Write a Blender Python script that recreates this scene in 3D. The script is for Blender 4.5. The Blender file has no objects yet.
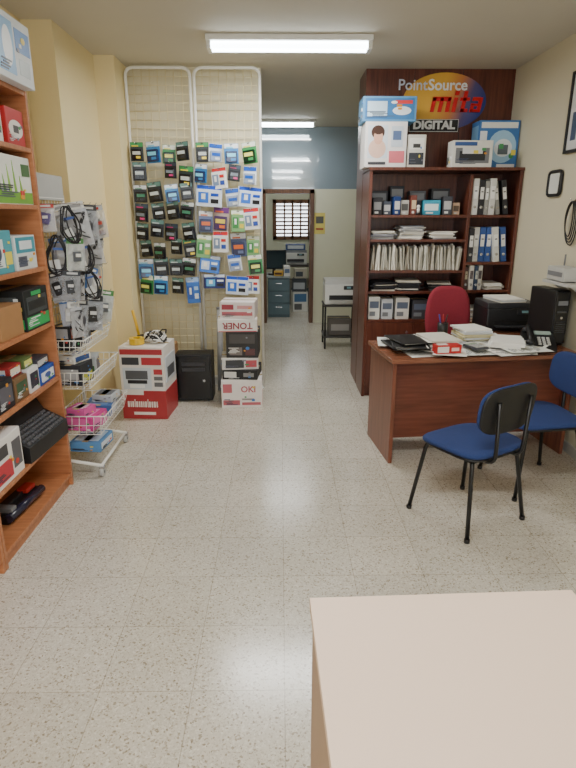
import bpy, bmesh, math, random
from mathutils import Vector, Matrix, Euler
random.seed(7)
SC=bpy.context.scene
COL=SC.collection
R=math.radians
# ------------------------------------------------------------------ materials
def lin(c):
    o=[]
    for v in c:
        v=v/255.0
        o.append(v/12.92 if v<=0.04045 else ((v+0.055)/1.055)**2.4)
    return (o[0],o[1],o[2],1.0)
def newmat(name):
    m=bpy.data.materials.new(name); m.use_nodes=True
    nt=m.node_tree; b=nt.nodes['Principled BSDF']
    return m,nt,b
def N(nt,t,**kw):
    n=nt.nodes.new(t)
    for k,v in kw.items(): setattr(n,k,v)
    return n
_c={}
def C(col,rough=.5,metal=0.0,emis=0,var=.06,scale=18,alpha=1):
    key=(tuple(col),rough,metal,emis,var,scale,alpha)
    if key in _c: return _c[key]
    m,nt,b=newmat('surface_%d_%d_%d'%tuple(col))
    c=lin(col)
    tc=N(nt,'ShaderNodeTexCoord'); no=N(nt,'ShaderNodeTexNoise'); no.inputs['Scale'].default_value=scale
    nt.links.new(tc.outputs['Object'],no.inputs['Vector'])
    mx=N(nt,'ShaderNodeMix'); mx.data_type='RGBA'
    mx.inputs[6].default_value=[x*(1-var) for x in c[:3]]+[1]
    mx.inputs[7].default_value=[min(1,x*(1+var)) for x in c[:3]]+[1]
    nt.links.new(no.outputs['Fac'],mx.inputs[0]); nt.links.new(mx.outputs[2],b.inputs['Base Color'])
    b.inputs['Roughness'].default_value=rough; b.inputs['Metallic'].default_value=metal; b.inputs['Alpha'].default_value=alpha
    if emis:
        b.inputs['Emission Color'].default_value=c; b.inputs['Emission Strength'].default_value=emis
    _c[key]=m; return m
def wood(name,c1,c2,rough=.4,axis='X',scale=6):
    m,nt,b=newmat(name)
    tc=N(nt,'ShaderNodeTexCoord'); mp=N(nt,'ShaderNodeMapping')
    s={'X':(.6,8,8),'Y':(8,.6,8),'Z':(8,8,.6)}[axis]; mp.inputs['Scale'].default_value=s
    no=N(nt,'ShaderNodeTexNoise'); no.inputs['Scale'].default_value=scale; no.inputs['Detail'].default_value=5; no.inputs['Distortion'].default_value=.4
    cr=N(nt,'ShaderNodeValToRGB'); cr.color_ramp.elements[0].color=lin(c1); cr.color_ramp.elements[1].color=lin(c2)
    cr.color_ramp.elements[0].position=.3; cr.color_ramp.elements[1].position=.7
    L=nt.links.new
    L(tc.outputs['Object'],mp.inputs[0]); L(mp.outputs[0],no.inputs['Vector']); L(no.outputs['Fac'],cr.inputs[0]); L(cr.outputs[0],b.inputs['Base Color'])
    b.inputs['Roughness'].default_value=rough
    return m
def fabric(name,c):
    m,nt,b=newmat(name)
    tc=N(nt,'ShaderNodeTexCoord'); no=N(nt,'ShaderNodeTexNoise'); no.inputs['Scale'].default_value=260
    mx=N(nt,'ShaderNodeMix'); mx.data_type='RGBA'; cc=lin(c)
    mx.inputs[6].default_value=[x*.65 for x in cc[:3]]+[1]; mx.inputs[7].default_value=[min(1,x*1.3) for x in cc[:3]]+[1]
    bp=N(nt,'ShaderNodeBump'); bp.inputs['Strength'].default_value=.25; bp.inputs['Distance'].default_value=.002
    L=nt.links.new
    L(tc.outputs['Object'],no.inputs['Vector']); L(no.outputs['Fac'],mx.inputs[0]); L(mx.outputs[2],b.inputs['Base Color'])
    L(no.outputs['Fac'],bp.inputs['Height']); L(bp.outputs[0],b.inputs['Normal'])
    b.inputs['Roughness'].default_value=.9
    return m
def plaster(name,c,rough=.75,var=.05):
    m,nt,b=newmat(name)
    tc=N(nt,'ShaderNodeTexCoord'); no=N(nt,'ShaderNodeTexNoise'); no.inputs['Scale'].default_value=1.3; no.inputs['Detail'].default_value=6
    n2=N(nt,'ShaderNodeTexNoise'); n2.inputs['Scale'].default_value=60
    mx=N(nt,'ShaderNodeMix'); mx.data_type='RGBA'; cc=lin(c)
    mx.inputs[6].default_value=[x*(1-var*2) for x in cc[:3]]+[1]; mx.inputs[7].default_value=[min(1,x*(1+var)) for x in cc[:3]]+[1]
    bp=N(nt,'ShaderNodeBump'); bp.inputs['Strength'].default_value=.12; bp.inputs['Distance'].default_value=.004
    L=nt.links.new
    L(tc.outputs['Object'],no.inputs['Vector']); L(tc.outputs['Object'],n2.inputs['Vector']); L(no.outputs['Fac'],mx.inputs[0]); L(mx.outputs[2],b.inputs['Base Color'])
    L(n2.outputs['Fac'],bp.inputs['Height']); L(bp.outputs[0],b.inputs['Normal'])
    b.inputs['Roughness'].default_value=rough
    return m
def terrazzo():
    m,nt,b=newmat('terrazzo_tiles'); L=nt.links.new
    tc=N(nt,'ShaderNodeTexCoord')
    mp=N(nt,'ShaderNodeMapping'); mp.inputs['Location'].default_value=(-.01,0.05,0)
    L(tc.outputs['Object'],mp.inputs[0])
    br=N(nt,'ShaderNodeTexBrick'); br.offset=0; br.squash=1
    br.inputs['Scale'].default_value=1; br.inputs['Brick Width'].default_value=.325; br.inputs['Row Height'].default_value=.325
    br.inputs['Mortar Size'].default_value=.0022; br.inputs['Mortar Smooth'].default_value=.5
    br.inputs['Color1'].default_value=(.90,.90,.90,1); br.inputs['Color2'].default_value=(1,1,1,1); br.inputs['Mortar'].default_value=(.66,.63,.58,1)
    L(mp.outputs[0],br.inputs['Vector'])
    v1=N(nt,'ShaderNodeTexVoronoi'); v1.inputs['Scale'].default_value=150
    v2=N(nt,'ShaderNodeTexVoronoi'); v2.inputs['Scale'].default_value=300
    L(tc.outputs['Object'],v1.inputs['Vector']); L(tc.outputs['Object'],v2.inputs['Vector'])
    r1=N(nt,'ShaderNodeValToRGB'); e=r1.color_ramp.elements
    e[0].position=0; e[0].color=lin((158,146,126)); e[1].position=.08; e[1].color=lin((186,176,160))
    x=e.new(.18); x.color=lin((210,204,191)); x=e.new(.8); x.color=lin((217,211,199)); x=e.new(1); x.color=lin((230,226,216))
    s1=N(nt,'ShaderNodeSeparateColor'); L(v1.outputs['Color'],s1.inputs[0]); L(s1.outputs[0],r1.inputs[0])
    r2=N(nt,'ShaderNodeValToRGB'); e=r2.color_ramp.elements
    e[0].position=0; e[0].color=(.68,.64,.58,1); e[1].position=.13; e[1].color=(1,1,1,1)
    s2=N(nt,'ShaderNodeSeparateColor'); L(v2.outputs['Color'],s2.inputs[0]); L(s2.outputs[1],r2.inputs[0])
    m1=N(nt,'ShaderNodeMix'); m1.data_type='RGBA'; m1.blend_type='MULTIPLY'; m1.inputs[0].default_value=1
    L(r1.outputs[0],m1.inputs[6]); L(r2.outputs[0],m1.inputs[7])
    m2=N(nt,'ShaderNodeMix'); m2.data_type='RGBA'; m2.blend_type='MULTIPLY'; m2.inputs[0].default_value=1
    L(m1.outputs[2],m2.inputs[6]); L(br.outputs['Color'],m2.inputs[7])
    n3=N(nt,'ShaderNodeTexNoise'); n3.inputs['Scale'].default_value=1.2; L(tc.outputs['Object'],n3.inputs['Vector'])
    r3=N(nt,'ShaderNodeValToRGB'); r3.color_ramp.elements[0].color=(.86,.85,.82,1); r3.color_ramp.elements[1].color=(1,1,1,1)
    r3.color_ramp.elements[0].position=.3; r3.color_ramp.elements[1].position=.65
    L(n3.outputs['Fac'],r3.inputs[0])
    m3=N(nt,'ShaderNodeMix'); m3.data_type='RGBA'; m3.blend_type='MULTIPLY'; m3.inputs[0].default_value=.8
    L(m2.outputs[2],m3.inputs[6]); L(r3.outputs[0],m3.inputs[7])
    L(m3.outputs[2],b.inputs['Base Color'])
    rr=N(nt,'ShaderNodeMapRange'); rr.inputs[3].default_value=.14; rr.inputs[4].default_value=.26; L(n3.outputs['Fac'],rr.inputs[0]); L(rr.outputs[0],b.inputs['Roughness'])
    b.inputs['Specular IOR Level'].default_value=.85
    return m
DARKW=wood('dark_mahogany_laminate',(76,38,28),(112,60,44),.32,'Z')
ORW=wood('cherry_shelf_laminate',(166,104,66),(192,128,86),.4,'X')
WHITE=C((232,232,226),.4); BLACK=C((22,22,24),.45); CHROME=C((200,202,205),.25,.9)
WIREW=C((236,234,226),.4); WIREB=C((226,212,168),.45)
CARD=C((176,134,88),.8); PAPER=C((236,234,228),.7,var=.03); GREY=C((120,122,126),.5); LGREY=C((186,186,182),.5)
NAVY=fabric('navy_fabric',(38,58,112)); RED=fabric('burgundy_fabric',(140,40,56))
# ------------------------------------------------------------------ mesh builder
def props(o,label=None,cat=None,group=None,kind=None):
    if label: o['label']=label
    if cat: o['category']=cat
    if group: o['group']=group
    if kind: o['kind']=kind
class MB:
    def __init__(s): s.bm=bmesh.new(); s.mats=[]
    def mi(s,m):
        if m not in s.mats: s.mats.append(m)
        return s.mats.index(m)
    def setm(s,verts,m,smooth=False):
        i=s.mi(m); fs=set()
        for v in verts:
            for f in v.link_faces: fs.add(f)
        for f in fs: f.material_index=i; f.smooth=smooth
    def box(s,c,size,m,rot=(0,0,0),bev=0,seg=2):
        mt=Matrix.Translation(c)@Euler([R(a) for a in rot]).to_matrix().to_4x4()@Matrix.Diagonal((size[0],size[1],size[2],1))
        vs=bmesh.ops.create_cube(s.bm,size=1,matrix=mt)['verts']
        s.setm(vs,m)
        if bev:
            es=list({e for v in vs for e in v.link_edges})
            r=bmesh.ops.bevel(s.bm,geom=es,offset=bev,segments=seg,affect='EDGES',profile=.6)
            i=s.mi(m)
            for f in r['faces']: f.material_index=i
        return s
    def bb(s,x0,x1,y0,y1,z0,z1,m,bev=0):
        return s.box(((x0+x1)/2,(y0+y1)/2,(z0+z1)/2),(abs(x1-x0),abs(y1-y0),abs(z1-z0)),m,bev=bev)
    def cyl(s,p0,p1,r,m,seg=14,r2=None,smooth=True):
        p0=Vector(p0);p1=Vector(p1);d=p1-p0
        q=d.to_track_quat('Z','Y').to_matrix().to_4x4()
        vs=bmesh.ops.create_cone(s.bm,cap_ends=True,segments=seg,radius1=r,radius2=r if r2 is None else r2,depth=d.length,matrix=Matrix.Translation((p0+p1)/2)@q)['verts']
        i=s.mi(m)
        for f in {f for v in vs for f in v.link_faces}:
            f.material_index=i; f.smooth=smooth and len(f.verts)==4
        return s
    def sph(s,c,r,m,sc=(1,1,1)):
        vs=bmesh.ops.create_uvsphere(s.bm,u_segments=14,v_segments=8,radius=r,matrix=Matrix.Translation(c)@Matrix.Diagonal((sc[0],sc[1],sc[2],1)))['verts']
        s.setm(vs,m,True); return s
    def tube(s,pts,r,m,seg=8,closed=False):
        pts=[Vector(p) for p in pts]; n=len(pts); rings=[]; nr=None
        for i,p in enumerate(pts):
            if closed: t=pts[(i+1)%n]-pts[i-1]
            else: t=pts[min(i+1,n-1)]-pts[max(i-1,0)]
            t.normalize()
            nr=t.orthogonal().normalized() if nr is None else (nr-t*nr.dot(t)).normalized()
            b=t.cross(nr)
            rings.append([s.bm.verts.new(p+(nr*math.cos(a)+b*math.sin(a))*r) for a in [2*math.pi*k/seg for k in range(seg)]])
        mi=s.mi(m)
        for i in range(n if closed else n-1):
            A=rings[i];B=rings[(i+1)%n]
            for k in range(seg):
                f=s.bm.faces.new((A[k],A[(k+1)%seg],B[(k+1)%seg],B[k])); f.material_index=mi; f.smooth=True
        if not closed:
            f=s.bm.faces.new(rings[0][::-1]); f.material_index=mi
            f=s.bm.faces.new(rings[-1]); f.material_index=mi
        return s
    def poly(s,pts,vec,m,smooth=False):
        vec=Vector(vec); a=[s.bm.verts.new(p) for p in pts]; b=[s.bm.verts.new(Vector(p)+vec) for p in pts]; mi=s.mi(m); n=len(a)
        fs=[s.bm.faces.new(a[::-1]),s.bm.faces.new(b)]
        for k in range(n): fs.append(s.bm.faces.new((a[k],a[(k+1)%n],b[(k+1)%n],b[k])))
        for f in fs: f.material_index=mi
        return s
    def pad(s,w,d,t,m,mt=None,e=5,n=36,edge=None,bend=None,puff=.0):
        mt=mt or Matrix(); edge=edge if edge is not None else t*.5; mi=s.mi(m)
        def sp(v,p): return math.copysign(abs(v)**p,v)
        rings=[]
        def vv(x,y,z):
            p=Vector((x,y,z))
            if bend: p=Vector(bend(p))
            return s.bm.verts.new(mt@p)
        for k in range(7):
            a=-math.pi/2+math.pi*k/6; z=math.sin(a)*t/2; ins=(1-math.cos(a))*edge
            rings.append([vv((w/2-ins)*sp(math.cos(q),2/e),(d/2-ins)*sp(math.sin(q),2/e),z) for q in [2*math.pi*j/n for j in range(n)]])
        for lst,sgn in ((0,-1),(-1,1)):
            prev=rings[lst]
            for fr in (.7,.35):
                new=[vv((w/2-edge)*fr*sp(math.cos(q),2/e),(d/2-edge)*fr*sp(math.sin(q),2/e),sgn*(t/2+puff*(1-fr))) for q in [2*math.pi*j/n for j in range(n)]]
                for j in range(n):
                    q=(prev[j],prev[(j+1)%n],new[(j+1)%n],new[j])
                    f=s.bm.faces.new(q if sgn>0 else q[::-1]); f.material_index=mi; f.smooth=True
                prev=new
            c=vv(0,0,sgn*(t/2+puff))
            for j in range(n):
                q=(prev[j],prev[(j+1)%n],c)
                f=s.bm.faces.new(q if sgn>0 else q[::-1]); f.material_index=mi; f.smooth=True
        for i in range(6):
            A=rings[i];B=rings[i+1]
            for j in range(n):
                f=s.bm.faces.new((A[j],A[(j+1)%n],B[(j+1)%n],B[j])); f.material_index=mi; f.smooth=True
        return s
    def text(s,body,size,m,mt,ext=.0008,bold=0,sx=1,shear=0,align='CENTER'):
        cu=bpy.data.curves.new('t','FONT'); cu.body=body; cu.size=size; cu.extrude=ext; cu.align_x=align; cu.align_y='CENTER'; cu.offset=bold; cu.resolution_u=3; cu.shear=shear
        ob=bpy.data.objects.new('t',cu); COL.objects.link(ob); bpy.context.view_layer.update()
        me=bpy.data.meshes.new_from_object(ob.evaluated_get(bpy.context.evaluated_depsgraph_get()))
        bpy.data.objects.remove(ob); bpy.data.curves.remove(cu)
        me.transform(mt@Matrix.Diagonal((sx,1,1,1)))
        n0=len(s.bm.faces); s.bm.from_mesh(me); s.bm.faces.ensure_lookup_table(); mi=s.mi(m)
        for f in s.bm.faces[n0:]: f.material_index=mi
        bpy.data.meshes.remove(me); return s
    def mesh(s,name):
        me=bpy.data.meshes.new(name); s.bm.normal_update(); s.bm.to_mesh(me); s.bm.free()
        for m in s.mats: me.materials.append(m)
        return me
    def done(s,name,par=None,loc=(0,0,0),rz=0,rot=None,**kw):
        me=s.mesh(name); return place(me,name,par,loc,rz,rot,**kw)
def place(me,name,par=None,loc=(0,0,0),rz=0,rot=None,**kw):
    o=bpy.data.objects.new(name,me); COL.objects.link(o); o.location=loc
    o.rotation_euler=[R(a) for a in rot] if rot else (0,0,R(rz))
    if par: o.parent=par
    props(o,**kw); return o
def root(name,label,cat,loc=(0,0,0),rz=0,group=None):
    o=bpy.data.objects.new(name,None); o.empty_display_size=.1; COL.objects.link(o); o.location=loc; o.rotation_euler=(0,0,R(rz))
    props(o,label,cat,group); return o
def copy_tree(r,loc,rz,label=None):
    def cp(o,p):
        c=o.copy(); COL.objects.link(c)
        if p: c.parent=p
        for k in o.children: cp(k,c)
        return c
    c=cp(r,None); c.location=loc; c.rotation_euler=(0,0,R(rz))
    if label: c['label']=label
    return c
def fillet(pts,rad,n=5):
    pts=[Vector(p) for p in pts]; out=[pts[0]]
    for i in range(1,len(pts)-1):
        a,b,c=pts[i-1],pts[i],pts[i+1]
        r=min(rad,(a-b).length*.49,(c-b).length*.49)
        p0=b+(a-b).normalized()*r; p2=b+(c-b).normalized()*r
        for k in range(n+1):
            t=k/n; out.append(p0*(1-t)**2+b*2*t*(1-t)+p2*t*t)
    out.append(pts[-1]); return out
FX90=Matrix.Rotation(R(90),4,'X')           # text facing -Y
def face_m(face,w,d,h,u,v,off=.0012):
    if face=='f': return Matrix.Translation((-w/2+u*w,-d/2-off,v*h))@FX90
    if face=='r': return Matrix.Translation((w/2+off,-d/2+u*d,v*h))@Matrix.Rotation(R(90),4,'Z')@FX90
    if face=='l': return Matrix.Translation((-w/2-off,d/2-u*d,v*h))@Matrix.Rotation(R(-90),4,'Z')@FX90
    if face=='t': return Matrix.Translation((-w/2+u*w,-d/2+v*d,h+off))
def dims(face,w,d,h): return (w,h) if face=='f' else ((d,h) if face in 'rl' else (w,d))
def carton(w,d,h,base,prints=(),tape=True,rough=.55):
    """box with bevelled edges, flap seams, tape and printed panels"""
    B=MB(); bm_=C(base,rough) if not hasattr(base,'node_tree') else base
    B.box((0,0,h/2),(w,d,h),bm_,bev=min(.004,h*.05),seg=2)
    dk=C((90,84,76),.8)
    if tape:
        B.bb(-w/2+.004,w/2-.004,-.0008,.0008,h,h+.0006,dk)
        B.bb(-w/2+.0,w/2-.0,-.02 if d>.1 else -d*.2,.02 if d>.1 else d*.2,h-.0004,h+.0009,C((196,176,140),.25))
    k=0
    for p in prints:
        k+=1
        off=.0003*k+.0006
        if p[0]=='T':
            _,face,u,v,sz,st,col=p[:7]; bold=p[7] if len(p)>7 else 0; rotz=p[8] if len(p)>8 else 0
            B.text(st,sz,C(col,.5),face_m(face,w,d,h,u,v,off+.001)@Matrix.Rotation(R(rotz),4,'Z'),.0004,bold)
            continue
        face,u0,v0,u1,v1,col=p[:6]; m=face_m(face,w,d,h,(u0+u1)/2,(v0+v1)/2,off); W,H=dims(face,w,d,h)
        sw=(u1-u0)*W/2; sh=(v1-v0)*H/2; mt=C(col,.4)
        if len(p)>6 and p[6]=='o': pts=[(sw*math.cos(a),sh*math.sin(a),0) for a in [2*math.pi*i/20 for i in range(20)]]
        elif len(p)>6 and p[6]=='tri': pts=[(-sw,-sh,0),(sw,-sh,0),(-sw,sh,0)]
        else: pts=[(-sw,-sh,0),(sw,-sh,0),(sw,sh,0),(-sw,sh,0)]
        B.poly([m@Vector(q) for q in pts],(m.to_3x3()@Vector((0,0,-.001-off))),mt)
    bmesh.ops.recalc_face_normals(B.bm,faces=B.bm.faces[:])
    return B
rp=random.Random(99)
def extra_prints(base):
    """small printed blocks, icons and caption bars as on retail packaging"""
    dark=sum(base)<380; out=[]
    for f in ('f','l'):
        y=rp.uniform(.08,.2)
        for i in range(rp.randint(4,6)):
            c=rp.choice([(230,230,226),(235,235,230),(200,204,210)] if dark else [(60,62,70),(90,94,104),(50,60,90)])
            x=rp.uniform(.06,.2); L=rp.uniform(.12,.42); out.append((f,x,y,x+L,y+.022,c)); y+=.045
        for i in range(3):
            c=rp.choice([(220,150,40),(60,120,190),(200,60,50),(70,150,90),(230,210,80),(120,120,130),(236,236,232)])
            x=rp.uniform(.5,.85); yy=rp.uniform(.08,.8); s=rp.uniform(.05,.12); out.append((f,x,yy,x+s,yy+s,c)+(('o',) if i==0 else ()))
    return out
def pbox(name,w,d,h,loc,rz,base,prints,label,cat='box',group=None,**k):
    if name in('product_box','toner_box'): prints=list(prints)+extra_prints(base)
    return carton(w,d,h,base,prints,**k).done(name,loc=loc,rz=rz,label=label,cat=cat,group=group)
# ------------------------------------------------------------------ room shell
ZC=2.79; XR=2.02
B=MB(); B.bb(-1.9,2.2,-3.2,11.6,-.1,0,terrazzo()); B.done('floor',kind='structure')
CEIL=plaster('ceiling_paint',(204,198,182))
B=MB(); B.bb(-1.9,2.2,-3.2,11.6,ZC,ZC+.1,CEIL); B.done('ceiling',kind='structure')
YEL=plaster('yellow_wall_paint',(234,216,166)); CRM=plaster('cream_wall_paint',(212,205,180)); PYEL=plaster('pale_yellow_wall_paint',(228,219,188))
B=MB(); B.bb(-1.8,-1.65,-3.1,5.45,0,ZC,YEL)
B.bb(-1.65,-1.45,4.1,5.45,0,ZC,YEL); B.bb(-1.45,-1.29,4.92,5.3,0,ZC,YEL); B.done('wall_left',kind='structure')
B=MB(); B.bb(-1.45,-.16,5.3,5.45,0,ZC,PYEL); B.done('wall_back',kind='structure')
B=MB(); B.bb(XR,XR+.15,-3.1,8.6,0,ZC,CRM); B.done('wall_right',kind='structure')
B=MB(); B.bb(.74,XR-.001,5.32,5.72,0,ZC,DARKW)
for x in (1.155,1.57): B.bb(x-.002,x+.002,5.317,5.32,1.9,ZC,BLACK)
B.done('wall_partition',kind='structure')
BLU=C((142,158,168),.09,var=.03,scale=2); _b=BLU.node_tree.nodes['Principled BSDF']; _b.inputs['Specular IOR Level'].default_value=1.0; _b.inputs['Coat Weight'].default_value=1; _b.inputs['Coat IOR'].default_value=2.0; _b.inputs['Coat Roughness'].default_value=.03
WHT=plaster('pale_green_wall_paint',(214,214,190))
B=MB(); B.bb(-1.8,XR,8.6,8.75,1.96,ZC,BLU); B.bb(-1.8,-.27,8.6,8.75,0,1.96,WHT); B.bb(.5,XR,8.6,8.75,0,1.96,WHT); B.done('wall_divider',kind='structure')
FR=wood('brown_door_frame_wood',(78,50,32),(108,72,48),.4,'Z')
B=MB()
B.bb(-.27,-.21,8.57,8.78,0,1.95,FR); B.bb(.44,.5,8.57,8.78,0,1.95,FR); B.bb(-.27,.5,8.57,8.78,1.9,1.96,FR); B.done('door_1',kind='structure')
B=MB(); B.bb(-1.8,-1.65,5.45,11.4,0,ZC,WHT); B.done('wall_left.001',kind='structure')
B=MB(); B.bb(1.3,1.45,8.75,11.4,0,ZC,WHT); B.done('wall_right.001',kind='structure')
B=MB(); B.bb(-1.8,-.14,11.2,11.35,0,ZC,WHT); B.bb(.6,1.45,11.2,11.35,0,ZC,WHT); B.bb(-.14,.6,11.2,11.35,0,1.14,WHT); B.bb(-.14,.6,11.2,11.35,1.88,ZC,WHT); B.done('wall_far',kind='structure')
B=MB(); FR2=wood('window_grille_wood',(96,62,38),(128,86,56),.5,'X')
for a in ((-.14,-.07,1.14,1.88),(.53,.6,1.14,1.88),(-.14,.6,1.14,1.21),(-.14,.6,1.81,1.88),(.07,.10,1.14,1.88),(.22,.26,1.14,1.88),(.38,.41,1.14,1.88)): B.bb(a[0],a[1],11.17,11.25,a[2],a[3],FR2)
for i in range(8): z=1.26+.072*i; B.bb(-.08,.54,11.2,11.22,z-.016,z+.016,FR2)
B.done('window_1',kind='structure')
B=MB(); B.bb(-1.8,-1.45,-3.2,-3.05,0,ZC,YEL); B.bb(1.8,2.17,-3.2,-3.05,0,ZC,YEL); B.bb(-1.45,1.8,-3.2,-3.05,2.5,ZC,YEL); B.bb(-1.45,1.8,-3.2,-3.05,0,.15,YEL); B.done('wall_front',kind='structure')
B=MB()
for x in (-1.45,-.37,.72,1.75): B.bb(x,x+.05,-3.18,-3.1,.15,2.5,GREY)
B.done('window_2',kind='structure')
B=MB(); B.bb(XR-.014,XR,-3.0,4.89,0,.07,LGREY); B.done('baseboard_right',kind='structure')
B=MB(); B.bb(-1.29,-.16,5.288,5.3,0,.07,LGREY); B.done('baseboard_back',kind='structure')
B=MB(); B.bb(-1.65,-1.642,-3.0,1.35,0,.07,LGREY); B.bb(-1.45,-1.438,4.1,4.92,0,.07,LGREY); B.done('baseboard_left',kind='structure')
# ------------------------------------------------------------------ lights
TUBE=C((240,250,255),.3,emis=14)
def fixture(x,y,z,L,energy,grp='ceiling fluorescent lights',label='long white fluorescent ceiling light with glowing tubes',wd=.13):
    r=root('ceiling_light',label,'ceiling light',(x,y,z),0,grp)
    B=MB(); B.box((0,0,-.02),(L,wd,.04),WHITE,bev=.008)
    B.done('housing',r)
    for s in (-1,1):
        B=MB(); B.cyl((-L/2+.03,s*wd*.25,-.062),(L/2-.03,s*wd*.25,-.062),.021,TUBE,16); B.done('tube',r)
        B=MB(); B.box((s*(L/2-.02),0,-.06),(.03,wd*.85,.055),WHITE,bev=.006); B.done('end_cap',r)
    ld=bpy.data.lights.new('fluorescent_lamp','AREA'); ld.shape='RECTANGLE'; ld.size=L; ld.size_y=.12; ld.energy=energy; ld.color=(1,.985,.95)
    lo=bpy.data.objects.new('fluorescent_lamp',ld); COL.objects.link(lo); lo.parent=r; lo.location=(0,0,-.092)
    return r
fixture(.07,4.45,ZC,1.16,34,wd=.18)
fixture(.0,8.0,ZC,.95,12)
fixture(.07,1.2,ZC,1.12,36)
fixture(.07,-1.5,ZC,1.12,38)
fixture(.0,9.9,ZC,1.0,7)
W=bpy.data.worlds.new('World'); SC.world=W; W.use_nodes=True
bg=W.node_tree.nodes['Background']; bg.inputs[0].default_value=(.90,.95,1,1); bg.inputs[1].default_value=4.2
# ------------------------------------------------------------------ left shelving
SZ=[.08,.37,.70,1.02,1.33,1.65,1.93,2.2]
def shelf_unit(y0,y1,label):
    r=root('shelving_unit',label,'shelf',(-1.465,(y0+y1)/2,0),0,'wooden shelving units')
    h=(y1-y0)/2
    for s in (-1,1):
        B=MB(); B.bb(-.17,.175,s*h,s*(h-.022),0,2.2,ORW,bev=.002); B.done('side_panel',r)
    B=MB(); B.bb(-.175,-.17,-h,h,.03,2.2,ORW); B.done('back_panel',r)
    for z in SZ:
        B=MB(); B.bb(-.168,.172,-h+.023,h-.023,z-.022,z,ORW,bev=.002); B.done('shelf_board',r)
    B=MB(); B.bb(.14,.155,-h+.023,h-.023,0,SZ[0]-.023,ORW); B.done('plinth',r)
shelf_unit(2.285,3.18,'cherry wood shelving unit crowded with boxed computer goods')
shelf_unit(1.37,2.28,'cherry wood shelving unit next to an identical one')
gS='boxed goods on the wooden shelves'
def sbox(name,y0,y1,h,z,base,prints,label,xf=-1.31,dep=.27,rz=90,dz=0):
    return pbox(name,y1-y0,dep,h,(xf-dep/2,(y0+y1)/2,z+dz),rz,base,prints,label,'box',gS)
sbox('product_box',2.78,3.17,.28,2.201,(222,228,232),[('f',.05,.1,.5,.9,(120,170,215)),('f',.2,.2,.45,.8,(235,240,245),'o'),('f',.55,.5,.95,.85,(60,120,190)),('f',.6,.15,.9,.4,(190,200,205)),('l',.05,.08,.95,.45,(70,140,205)),('l',.3,.5,.9,.9,(180,190,200)),('l',.35,.2,.7,.7,(232,236,240),'o')],'large white and blue product box on top of the shelf',xf=-1.24)
sbox('product_box',2.5,2.74,.2,2.201,(60,100,170),[('f',.1,.2,.9,.8,(220,225,230))],'dark blue product box on top of the shelf')
sbox('product_box',2.66,2.9,.2,1.93,(228,226,220),[('f',.1,.1,.6,.9,(200,60,50)),('l',.1,.1,.9,.5,(190,190,190)),('l',.2,.55,.8,.85,(40,40,50)),('f',.2,.3,.5,.7,(240,200,80),'o'),('f',.65,.2,.92,.8,(60,70,90))],'white product box with red and dark print')
sbox('product_box',2.95,3.14,.17,1.93,(188,34,34),[('f',.1,.2,.9,.7,(235,230,225),'o'),('l',.1,.2,.9,.8,(230,225,220)),('l',.3,.3,.7,.7,(150,30,30),'o'),('f',.35,.35,.65,.55,(60,60,70))],'small red and white product box')
sbox('product_box',2.74,3.15,.23,1.65,(234,236,226),[('f',.02,.02,.98,.26,(118,178,58)),('f',.1,.26,.16,.85,(140,190,70),'tri'),('f',.22,.26,.28,.6,(120,180,60),'tri'),('f',.35,.26,.42,.8,(150,200,80),'tri'),('f',.5,.26,.56,.9,(130,180,60),'tri'),('f',.66,.26,.72,.6,(130,180,60),'tri'),('l',.02,.02,.98,.25,(118,178,58)),('l',.2,.25,.3,.8,(150,200,80),'tri'),('l',.6,.25,.7,.7,(150,200,80),'tri'),('f',.74,.6,.95,.85,(70,110,60))],'white product box printed with green grass blades')
sbox('product_box',2.5,2.72,.2,1.65,(50,60,90),[('f',.1,.2,.9,.8,(220,225,230))],'dark blue product box')
sbox('product_box',2.6,2.83,.2,1.33,(80,160,175),[('l',.1,.15,.9,.8,(220,230,230)),('f',.1,.15,.6,.8,(225,235,235)),('l',.3,.3,.7,.6,(50,110,150),'o'),('f',.2,.3,.5,.65,(60,80,100),'o'),('f',.66,.2,.94,.5,(235,220,90))],'teal and white product box')
sbox('product_box',2.86,3.1,.17,1.33,(215,222,222),[('l',.05,.5,.95,.95,(66,150,170)),('f',.05,.5,.95,.95,(66,150,170)),('l',.3,.1,.7,.45,(120,120,120),'o'),('f',.1,.1,.5,.4,(90,96,110)),('f',.2,.6,.8,.85,(230,236,240))],'white product box with teal upper band')
sbox('carton',2.6,2.84,.16,1.02,(168,124,80),[('l',.2,.3,.8,.6,(140,100,62))],'plain brown cardboard carton')
sbox('product_box',2.86,3.15,.21,1.02,(26,30,30),[('f',.03,.05,.97,.34,(40,170,90)),('f',.08,.4,.92,.82,(64,70,70)),('l',.05,.06,.95,.3,(40,170,90)),('l',.15,.4,.85,.85,(84,90,90)),('f',.3,.84,.7,.94,(40,170,90)),('f',.14,.5,.86,.72,(30,34,34))],'black and green keyboard box',xf=-1.30)
sbox('product_box',2.4,2.52,.2,1.02,(220,220,215),[('l',.1,.5,.9,.9,(150,150,155))],'narrow white product box')
sbox('product_box',2.48,2.64,.15,.70,(30,32,38),[('l',.1,.2,.9,.5,(60,140,70)),('f',.1,.2,.9,.8,(90,90,100))],'black product box with green label')
sbox('product_box',2.66,2.8,.12,.70,(120,90,60),[('l',.1,.2,.9,.8,(200,190,90)),('f',.1,.3,.9,.8,(60,90,60))],'small brown product box with yellow label')
sbox('product_box',2.82,2.94,.13,.70,(222,222,224),[('l',.1,.5,.9,.9,(90,60,140)),('f',.1,.2,.9,.8,(40,40,60))],'small white product box with purple print')
sbox('product_box',2.95,3.15,.09,.70,(34,78,168),[('l',.08,.2,.92,.75,(190,210,240)),('f',.08,.2,.92,.75,(225,230,240)),('f',.3,.3,.7,.65,(60,90,160),'o')],'small blue product box')
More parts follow.
